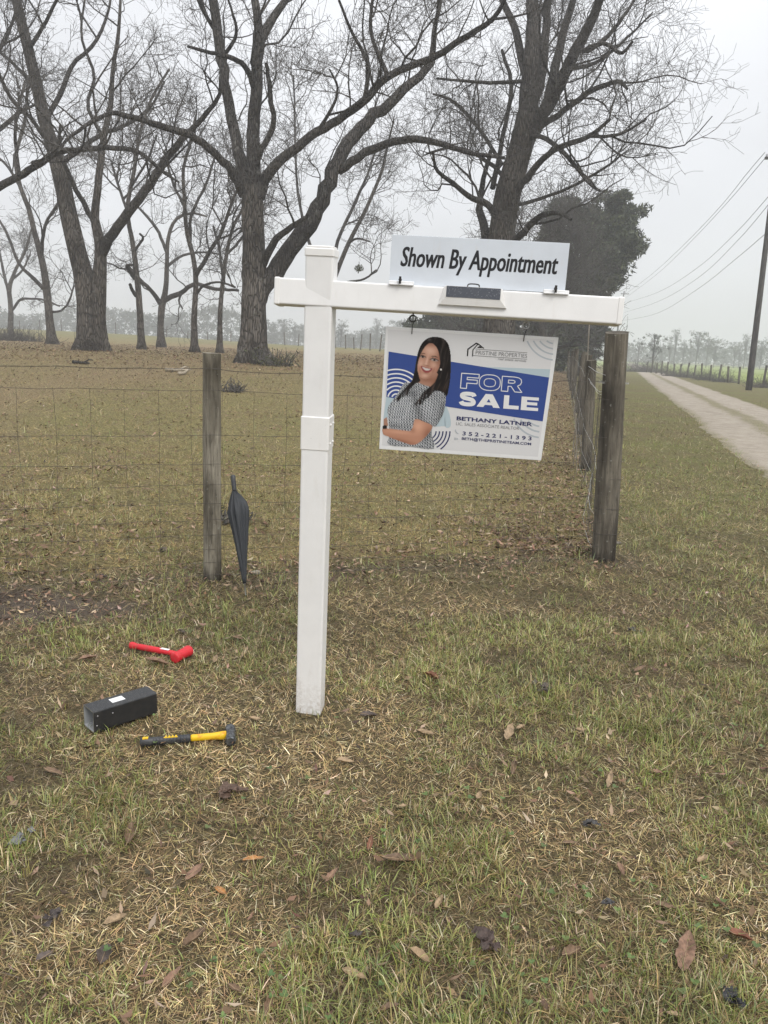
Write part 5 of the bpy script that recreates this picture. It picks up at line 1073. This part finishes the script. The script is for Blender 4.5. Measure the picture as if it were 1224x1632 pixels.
# brush along the far lane fence and the brush pile at the left
BR = np.array([(.10, .085, .07), (.13, .11, .085), (.075, .068, .05), (.09, .09, .05)])
def brush(label, c, w_, h_, n, seed, name='brush', cat='brush', leaf=.05, pal=BR, group=None):
    rg = np.random.default_rng(seed); o = thing(name, (c[0], c[1], gz(c)), label, cat, group)
    p = np.c_[c[0] + rg.normal(0, w_ * .35, n), c[1] + rg.normal(0, w_ * .25, n), np.zeros(n)]; p[:, 2] = H(p[:, 0], p[:, 1]); d = unit(np.c_[rg.normal(0, .6, (n, 2)), rg.uniform(.15, 1, n)])
    ln = h_ * rg.uniform(.5, 1.2, n); P = np.stack([p + d * (ln * k)[:, None] + rg.normal(0, .06 * h_, (n, 3)) * k for k in (0, .35, .7, 1)], 1)
    part(o, 'stems', *tubes(P, np.tile(np.array([.016, .012, .009, .005]), (n, 1)), 3), M['twig'], kind='stuff')
    k = rg.integers(0, n, n * 4); t = rg.random((n * 4, 1)); q_ = p[k] + d[k] * ln[k][:, None] * t
    V, Fq, C = leaf_cloud(q_, np.full(len(q_), .12), n * 5, leaf, pal, rg); V[:, 2] = np.maximum(V[:, 2], H(V[:, 0], V[:, 1]) + .01); part(o, 'leaves', V, Fq, M['leafmat'], tint=C, kind='stuff')
g = gnd(1022, 593); brush('dense brown thicket at the far end of the lane fence', (g[0] + .5, g[1]), 3.6, 1.7, 420, 51, 'bush', 'bush')
for i, (px, py, lab) in enumerate(((1072, 600, 'weedy brown tangle on the lane fence, nearest to the thicket'), (1096, 602, 'weedy brown tangle on the lane fence, second from the thicket'), (1125, 606, 'weedy tangle in the middle of the lane fence'), (1150, 609, 'low weedy tangle on the lane fence left of the pole'), (1216, 618, 'reddish weeds on the lane fence right of the pole'))):
    g = gnd(px, py); brush(lab, g, 1.6, 1.05, 120, 60 + i, 'bush', 'bush', .04, BR * np.array([1.25, .8, .7]) if i == 4 else BR, 'weeds on the lane fence')
g = at(18, 537, 47); brush('low pile of cut brush at the left edge of the pasture', g, 3.2, .95, 420, 71, 'brush_pile', 'brush', .03, BR)

# ------------------------------------------------------------------ distant trees fading into the mist
FT = np.array([(.036, .045, .028), (.048, .058, .032), (.028, .037, .024), (.06, .064, .042)])
def far_mesh(seed, h, w_, n, open_=.5, lo=.25):
    rg = np.random.default_rng(seed); K = 42; t = rg.random(K) ** .7; c = np.c_[rg.normal(0, .24, K) * w_, rg.normal(0, .24, K) * w_, h * (lo + (1 - lo) * t * .92)]; c[0] = (0, 0, h * .9)
    rad = h * rg.uniform(.03, .11, K) * (1.3 - open_ * .6); V, Fq, C = leaf_cloud(c, rad, n, .24, FT, rg)
    lv = [tubes(resample([(0, 0, -.3), (rg.normal(0, .2), 0, h * .4), (0, 0, h * .85)], 8), np.linspace(h * .016, h * .005, 8), 6)]
    for cc_ in c[::2]: lv.append(tubes(resample([(0, 0, h * rg.uniform(.15, .55)), cc_ * np.array([.5, .5, .95]), cc_], 6), np.linspace(h * .008, h * .003, 6), 4))
    a, b = join(*lv); return mesh('crown', V, Fq, M['leafmat'], tint=C), mesh('trunk', a, b, M['limb'], True)
FM = [far_mesh(101, 12, 7, 1500), far_mesh(102, 10, 8, 1600, .2, .15), far_mesh(103, 14, 6, 1100, .9, .4), far_mesh(104, 9, 8, 1500, .1, .1), far_mesh(105, 13, 8, 1300, .7, .3), far_mesh(106, 15, 4, 600, .6, .65)]
def far_tree(px, top, y, k, label, group='hazy trees at the far edge of the fields', sx=1.0):
    hz = EYE; b = at(px, 560, y); bz = gz(b); t = at(px, top, y); ht = t[2] - bz; h0_ = (12, 10, 14, 9, 13, 15)[k]
    o = thing('field_tree', (b[0], b[1], bz), label, 'tree', group, rot=(0, 0, random.uniform(0, 6.28))); s_ = ht / (h0_ * .98)
    for me, nm in zip(FM[k], ('crown', 'trunk')):
        c = add(nm, me, o); c.scale = (s_ * sx, s_ * sx, s_)
        if nm == 'crown': c['kind'] = 'stuff'
far_tree(1042, 531, 105, 0, 'darker rounded tree above the thicket, nearest of the field trees')
R_ = [(1076, 526, 200, 5), (1068, 535, 215, 2), (1090, 540, 200, 4), (1112, 527, 185, 0), (1140, 540, 190, 1), (1128, 534, 205, 4), (1172, 543, 200, 4), (1188, 534, 195, 5), (1180, 545, 215, 1), (1214, 541, 190, 0), (1232, 535, 195, 4), (1206, 550, 210, 3), (1018, 538, 190, 4), (985, 552, 240, 3), (1000, 545, 220, 0), (1055, 552, 225, 3), (1102, 552, 230, 3), (1156, 555, 235, 3)]
ORD = 'first second third fourth fifth sixth seventh eighth ninth tenth eleventh twelfth thirteenth fourteenth fifteenth sixteenth seventeenth eighteenth'.split()
KIND = ['round crowned', 'low bushy', 'open crowned', 'squat', 'loose crowned', 'tall palm like']
for i_, (px, tp, y, k) in enumerate(sorted(R_)): far_tree(px, tp, y, k, f'misty {KIND[k]} tree across the green field, {ORD[i_]} counted rightwards from the corner post')
C_ = [(436, 513, 225, 1), (452, 507, 215, 0), (470, 512, 220, 4), (487, 516, 225, 1), (543, 508, 190, 4), (530, 522, 215, 0), (560, 530, 235, 3), (577, 527, 230, 1), (600, 509, 220, 5), (598, 530, 230, 3), (616, 520, 225, 1), (632, 509, 215, 0), (648, 512, 210, 1), (665, 518, 215, 0), (590, 535, 240, 0), (520, 528, 240, 3), (555, 534, 225, 0)]
for i_, (px, tp, y, k) in enumerate(sorted(C_)): far_tree(px, tp, y, k, f'misty {KIND[k]} tree beyond the pasture, {ORD[i_]} counted rightwards from the broad pecan trunk')
def woods(px0, px1, n, y0, y1, topf, nl, size, label, seed):
    rg = np.random.default_rng(seed); cs = []; rr = []
    for px in np.linspace(px0, px1, n):
        y = rg.uniform(y0, y1); b = at(px, 556, y); bz = gz(b); ht = max(at(px, topf(px) + rg.normal(0, 3), y)[2] - bz, 2.5)
        for j in range(12): cs.append((b[0] + rg.normal(0, 2.4), b[1] + rg.normal(0, 2), bz + ht * (.08 + .8 * rg.random()))); rr.append(rg.uniform(.9, 2.4))
        cs.append((b[0], b[1], bz + ht * .86)); rr.append(1.4)
    V, Fq, C = leaf_cloud(np.array(cs), np.array(rr), nl, size, FT, rg); V[:, 2] = np.maximum(V[:, 2], -.3); o = add('far_woods', mesh('far_woods', V, Fq, M['leafmat'], tint=C)); tag(o, label, 'woods', kind='stuff')
woods(-160, 420, 62, 225, 260, lambda p: 492 + 8 * math.sin(p * .031) + (6 if p > 380 else 0), 24000, .60, 'continuous misty wood along the left horizon', 44)
woods(410, 700, 40, 270, 300, lambda p: 527 + 6 * math.sin(p * .06), 10000, .62, 'faint misty wood on the horizon behind the hanging sign', 45)
woods(950, 1420, 60, 280, 320, lambda p: 551 + .045 * (p - 1000) + 3 * math.sin(p * .07), 12000, .62, 'faint misty wood on the horizon right of the lane', 46)
# ------------------------------------------------------------------ single fallen leaves and scraps in the foreground
TAN, BROWN, PINK, ORANGE, RUST, GREY = (.38, .27, .16), (.19, .12, .072), (.27, .16, .105), (.48, .23, .08), (.22, .09, .05), (.11, .085, .072)
def leaf_mat(name, c):
    m = mat(name, c, .55, .35); q = NB(m); o = q.coord(); q.col(q.mix(q.rng(q.noise(o, 55, 5, .7), .40, .66), c, tuple(v * .45 for v in c))); q.bump(q.noise(o, 120, 3), .3, .003); return m
LM = {k: leaf_mat('dead_leaf_' + k, c) for k, c in dict(tan=TAN, brown=BROWN, pink=PINK, orange=ORANGE, rust=RUST, grey=GREY).items()}
MIDR = mat('leaf_midrib', (.34, .25, .16), .7, .2)
def leaf_mesh(L, wd, curl, twist, seed, m):
    rg = np.random.default_rng(seed); n, k = 11, 7; V = []
    for i in range(n):
        t = i / (n - 1); wdt = wd * (math.sin(math.pi * min(1, t ** .85)) ** .8) * (1 + .12 * math.sin(t * 21 + seed)); a = twist * (t - .5)
        for j in range(k):
            s = (j / (k - 1) * 2 - 1); yy = s * wdt / 2 * (1 + rg.normal(0, .04)); zz = curl * abs(s) ** 1.6 * wdt * .7 + L * .12 * curl * (2 * t - 1) ** 2 + rg.normal(0, .0008) + .06 * wdt * math.sin(5 * t + 3 * s + seed)
            V.append((L * (t - .5), yy * math.cos(a) - zz * math.sin(a), zz * math.cos(a) + yy * math.sin(a) + .002))
    Fc = [(i * k + j, (i + 1) * k + j, (i + 1) * k + j + 1, i * k + j + 1) for i in range(n - 1) for j in range(k - 1)]
    me = mesh('fallen_leaf', V, Fc, m, True); return me, np.array([V[i * k + k // 2] for i in range(n)])
def fallen(px, py, lpx, ang, col, label, curl=.35, asp=.36, group='fallen leaves in the foreground grass', tilt=0.0):
    p = gnd(px, py, .014); dpt = (p - CAMP) @ fwd; a = math.radians(ang); v = np.array([math.cos(a), -math.sin(a)])
    q0 = gnd(px - v[0] * lpx / 2, py - v[1] * lpx / 2); q1 = gnd(px + v[0] * lpx / 2, py + v[1] * lpx / 2); d = q1 - q0; L = min(float(np.linalg.norm(d[:2])), .15); wid_ = min(lpx * asp / F * dpt, .055)
    s = int(px * 7 + py); me, mid = leaf_mesh(L, wid_, curl, random.uniform(-.6, .6), s % 97, LM[col]); o = thing('fallen_leaf', (p[0], p[1], float(H(p[0], p[1])) + .014), label, 'leaf', group, rot=(random.uniform(-.2, .2), random.uniform(-.15, .15) + tilt, math.atan2(d[1], d[0])))
    add('blade', me, o); part(o, 'midrib', *tubes(mid + [0, 0, .0006], np.linspace(.0011, .0005, len(mid)), 4), MIDR, world=False)
fallen(1093, 1518, 66, 80, 'pink', 'large reddish tan leaf lying lengthwise low on the right of the lawn', .2, .42)
fallen(404, 1371, 37, 5, 'orange', 'brightest orange leaf, lying alone below the sledgehammer', .3, .3)
fallen(310, 1392, 38, 40, 'pink', 'pinkish pointed leaf left of the bright orange one', .2, .4)
fallen(184, 1468, 42, 25, 'tan', 'pale yellowish tan leaf low on the left side', .3, .4)
fallen(310, 1498, 52, 48, 'brown', 'long greyish brown twisted leaf below the pinkish one', .5, .34)
fallen(207, 1332, 42, 78, 'brown', 'upright brown leaf between grass tufts under the black post section', .5, .36)
fallen(566, 1557, 48, -32, 'tan', 'pale curled leaf at the bottom edge left of centre', .5, .3)
fallen(642, 1371, 68, 2, 'brown', 'longest slender brown leaf lying crosswise in mid lawn', .4, .26)
fallen(668, 1526, 38, -25, 'tan', 'curled tan leaf low in the middle, beside a dark clump', .6, .42)
fallen(679, 1169, 30, -15, 'tan', 'sandy tan leaf right of the white post foot', .3, .42)
fallen(811, 1168, 28, 70, 'tan', 'pale grey tan leaf standing on edge right of the post foot', .3, .5)
fallen(686, 1082, 28, -20, 'rust', 'curled rust red leaf in the grass right of the white post', .7, .6)
fallen(651, 1083, 15, 20, 'pink', 'tiny peach leaf beside the rust red one', .3, .6)
fallen(551, 1216, 32, -8, 'tan', 'curled tan leaf in straw below the white post foot', .5, .4)
fallen(588, 1141, 28, -10, 'grey', 'dark slate coloured leaf just right of the post foot', .3, .6)
fallen(250, 1056, 38, -8, 'pink', 'broad pinkish brown leaf just below the red mallet', .4, .4)
fallen(140, 1050, 30, 5, 'pink', 'pale brown leaf left of the red mallet', .4, .42)
fallen(378, 1018, 20, -15, 'pink', 'small pinkish leaf in the dark patch right of the mallet', .4, .45)
fallen(343, 1052, 18, 75, 'tan', 'short tan leaf just right of the mallet head', .3, .45)
fallen(390, 1042, 24, 55, 'tan', 'slender tan leaf slanting up right of the mallet', .3, .3)
fallen(927, 1164, 20, 5, 'tan', 'small tan leaf flat in the lawn below the corner post', .3, .42)
fallen(972, 1244, 28, 75, 'tan', 'narrow tan leaf on edge in the right middle lawn', .3, .34)
fallen(1048, 1232, 18, -20, 'pink', 'small pinkish leaf at right beyond the narrow tan one', .3, .6)
fallen(819, 1224, 28, 80, 'brown', 'upright reddish brown leaf in green grass right of centre', .4, .36)
fallen(763, 1270, 18, 70, 'tan', 'tiny cream leaf left of the upright reddish brown one', .3, .5)
fallen(640, 1287, 18, 10, 'tan', 'small tan leaf above the longest slender one', .3, .5)
fallen(908, 1345, 24, 8, 'brown', 'small brown leaf just under the dark scrap at centre right', .3, .45)
fallen(990, 1386, 22, -60, 'pink', 'little pink brown leaf right of the centre right scrap', .3, .4)
fallen(1120, 1370, 20, 30, 'tan', 'small tan leaf near the right edge', .3, .5)
fallen(1147, 1440, 22, -50, 'pink', 'small pink leaf above the large reddish tan one', .4, .5)
fallen(1060, 1448, 36, -15, 'brown', 'brown leaf lying above and left of the large reddish tan one', .4, .4)
fallen(1180, 1496, 42, -25, 'rust', 'curled rust brown leaf at the right edge, low down', .6, .5)
fallen(529, 1396, 28, 40, 'pink', 'pinkish leaf in straw left of the longest slender leaf', .3, .4)
fallen(352, 1423, 26, -40, 'orange', 'orange brown leaf below the bright orange one', .4, .42)
fallen(590, 1345, 26, 75, 'rust', 'dark red leaf on edge left of the longest slender leaf', .4, .34)
fallen(165, 1525, 42, 70, 'grey', 'crumpled grey brown leaf near the lower left', .6, .55)
fallen(72, 1528, 32, 25, 'grey', 'grey brown leaf at the left edge, low down', .5, .5)
fallen(275, 1560, 46, 40, 'pink', 'long pale brown leaf at the lower left beside clover', .5, .3)
fallen(430, 1600, 34, 70, 'brown', 'brown leaf on edge at the bottom edge', .5, .4)
fallen(375, 1578, 28, -30, 'brown', 'small brown leaf left of the bottom edge leaf', .4, .4)
fallen(620, 1610, 34, 20, 'brown', 'brown leaf at the bottom edge in the middle', .5, .4)
fallen(910, 1520, 34, 30, 'brown', 'brown leaf half hidden in green grass right of centre', .5, .5)
fallen(1075, 1620, 26, -15, 'tan', 'cream leaf at the bottom right edge', .3, .36)
fallen(830, 1160, 16, 30, 'tan', 'tiny tan chip beside the grey tan leaf', .3, .5)
fallen(85, 1232, 32, -15, 'brown', 'brown leaf at the left edge below the post section', .4, .42)
fallen(406, 1146, 22, -10, 'tan', 'tan leaf between the hammer head and the white post', .4, .36)
fallen(1020, 1068, 20, 20, 'brown', 'brown leaf at right, level with the post foot', .4, .42)
fallen(700, 1440, 24, 60, 'tan', 'short tan leaf in mid lawn below the longest slender one', .3, .42)
def scrap(px, py, wpx, hpx, col, label, name='leaf_clump', cat='leaf clump', rough=.6, k=5):
    """a crumpled sheet: folded strips with depth"""
    p = gnd(px, py); dpt = (p - CAMP) @ fwd; w_ = .8 * wpx / F * dpt; h_ = .8 * hpx / F * dpt * 1.3; o = thing(name, (p[0], p[1], float(H(p[0], p[1])) + .014), label, cat, 'dark crumpled scraps in the lawn'); rg = np.random.default_rng(int(px + 3 * py)); m = mat(name, col, rough, .4); q = NB(m); q.col(q.mix(q.rng(q.noise(q.coord(), 60, 5, .7), .35, .7), col, tuple(min(v * 2.6, .8) for v in col)))
    for i in range(k):
        a = rg.uniform(0, 6.28); L = w_ * rg.uniform(.35, .65); n, mm = 9, 6; V = []; off = np.array([rg.normal(0, w_ * .2), rg.normal(0, h_ * .28), rg.uniform(0, .010)]); ph = rg.uniform(0, 6, 4)
        for u in np.linspace(-1, 1, n):
            for v in np.linspace(-1, 1, mm):
                e = math.sqrt(max(0, 1 - .75 * u * u)); x = L * .5 * u * (1 + .15 * math.sin(4 * v + ph[0])); y = L * .32 * v * e * (1 + .25 * math.sin(5 * u + ph[1])); z = .10 * L * math.sin(3.3 * u + ph[2]) + .16 * L * abs(math.sin(2.4 * v + u + ph[3])) + rg.normal(0, .02 * L)
                V.append((x * math.cos(a) - y * math.sin(a), x * math.sin(a) + y * math.cos(a), max(z, -.004)))
        V = np.array(V) + off; Fc = [(r * mm + c, (r + 1) * mm + c, (r + 1) * mm + c + 1, r * mm + c + 1) for r in range(n - 1) for c in range(mm - 1)]
        part(o, 'fold', V, Fc, m, True, world=False)
scrap(40, 1343, 46, 30, (.09, .09, .093), 'shiny grey plastic scrap at the left edge of the lawn', 'plastic_scrap', 'scrap', .3)
scrap(85, 1470, 42, 28, (.030, .024, .022), 'dark wet leaf clump at the lower left')
scrap(365, 1265, 52, 40, (.060, .038, .027), 'dark brown leaf clump below the sledgehammer', k=7)
scrap(940, 1323, 36, 24, (.032, .030, .029), 'charcoal crumpled scrap right of centre', 'plastic_scrap', 'scrap', .4)
scrap(968, 1450, 36, 22, (.032, .031, .031), 'charcoal folded scrap below the other one right of centre', 'plastic_scrap', 'scrap', .35)
scrap(770, 1506, 60, 40, (.036, .024, .020), 'largest dark leaf clump, low in the middle', k=8)
scrap(870, 1104, 34, 30, (.045, .036, .03), 'dark clump in green grass below the corner post', k=6)
scrap(1166, 1602, 62, 40, (.012, .012, .014), 'torn black plastic scrap in the bottom right corner', 'plastic_scrap', 'scrap', .25)
scrap(1012, 1010, 26, 12, (.04, .034, .03), 'small dark clump straight below the corner post foot')
scrap(160, 922, 20, 12, (.025, .018, .017), 'dark clump on the bare soil at the left fence foot')
scrap(262, 880, 24, 14, (.05, .036, .028), 'brown clump inside the fence left of the round post')
scrap(290, 1012, 18, 10, (.05, .038, .03), 'small dark clump above the red mallet head')
scrap(565, 1495, 28, 16, (.035, .03, .026), 'small dark clump left of the largest one')
# stones by the post, pale dropped branches out in the pasture, small mound behind the umbrella
def stone(px, py, w_, label, col=(.36, .33, .27)):
    p = gnd(px, py); rg = np.random.default_rng(int(px)); import bmesh
    bm = bmesh.new(); bmesh.ops.create_icosphere(bm, subdivisions=3, radius=1)
    for v in bm.verts: v.co = Vector((v.co.x * w_, v.co.y * w_ * .8, v.co.z * w_ * .5)) * (1 + .12 * math.sin(v.co.x * 4 + px) + .1 * math.cos(v.co.y * 5 + 2 * v.co.z))
    me = bpy.data.meshes.new('stone'); bm.to_mesh(me); bm.free(); m = mat('stone', col, .9, .1); q = NB(m); q.col(q.mix(q.rng(q.noise(q.coord(), 60, 5), .35, .65), col, tuple(v * .55 for v in col))); me.materials.append(m)
    me.polygons.foreach_set('use_smooth', np.ones(len(me.polygons), bool)); o = add('stone', me, None, (p[0], p[1], float(H(p[0], p[1])) + .012)); tag(o, label, 'stone')
stone(408, 916, .032, 'pale rounded stone at the fence foot right of the umbrella')
stone(984, 868, .028, 'grey stone beside the corner post foot', (.22, .2, .17))
for i, (px, py, L, a, lab) in enumerate(((282, 593, .55, .2, 'pale broken branch on the leaves left of the round post, longer one'), (292, 598, .3, 1.2, 'short pale branch piece just below the longer one'), (130, 581, .5, -.3, 'dark fallen branch right of the double trunk foot'), (640, 588, .6, .4, 'fallen branch on the leaves left of the hanging sign'))):
    p = gnd(px, py); rg = np.random.default_rng(i); n = 9; t = np.linspace(-.5, .5, n)[:, None] * L; P = p + t * np.array([math.cos(a), math.sin(a), 0]) + rg.normal(0, .02, (n, 3)); P[:, 2] = H(P[:, 0], P[:, 1]) + .05
    o = thing('fallen_branch', tuple(p), lab, 'branch'); mm = leaf_mat('pale_wood', (.45, .39, .30)) if i < 2 else M['limb']
    part(o, 'stem', *tubes(P, np.linspace(.05, .025, n), 6, True), mm, True); part(o, 'fork', *tubes(np.stack([P[5], P[5] + [L * .2, .1, .08], P[5] + [L * .3, .25, .06]]), np.array([.03, .02, .012]), 5, True), mm, True)
g = gnd(366, 832); brush('little dark heap of dead stems behind the umbrella handle', g, .22, .09, 60, 88, 'stem_heap', 'heap', .02)
g = gnd(374, 625); brush('dark stump sprouts out on the leaves right of the round post', g, .3, .28, 40, 89, 'stump_sprouts', 'sprouts', .03)
g = gnd(438, 583); brush('green sprouts at the right foot of the broad pecan trunk', g, .8, .55, 60, 90, 'sprouts', 'sprouts', .05, np.array([(.07, .08, .035), (.10, .10, .05)]))
print('TRIS', sum(len(o.data.polygons) * 2 for o in sc.objects if o.type == 'MESH'))
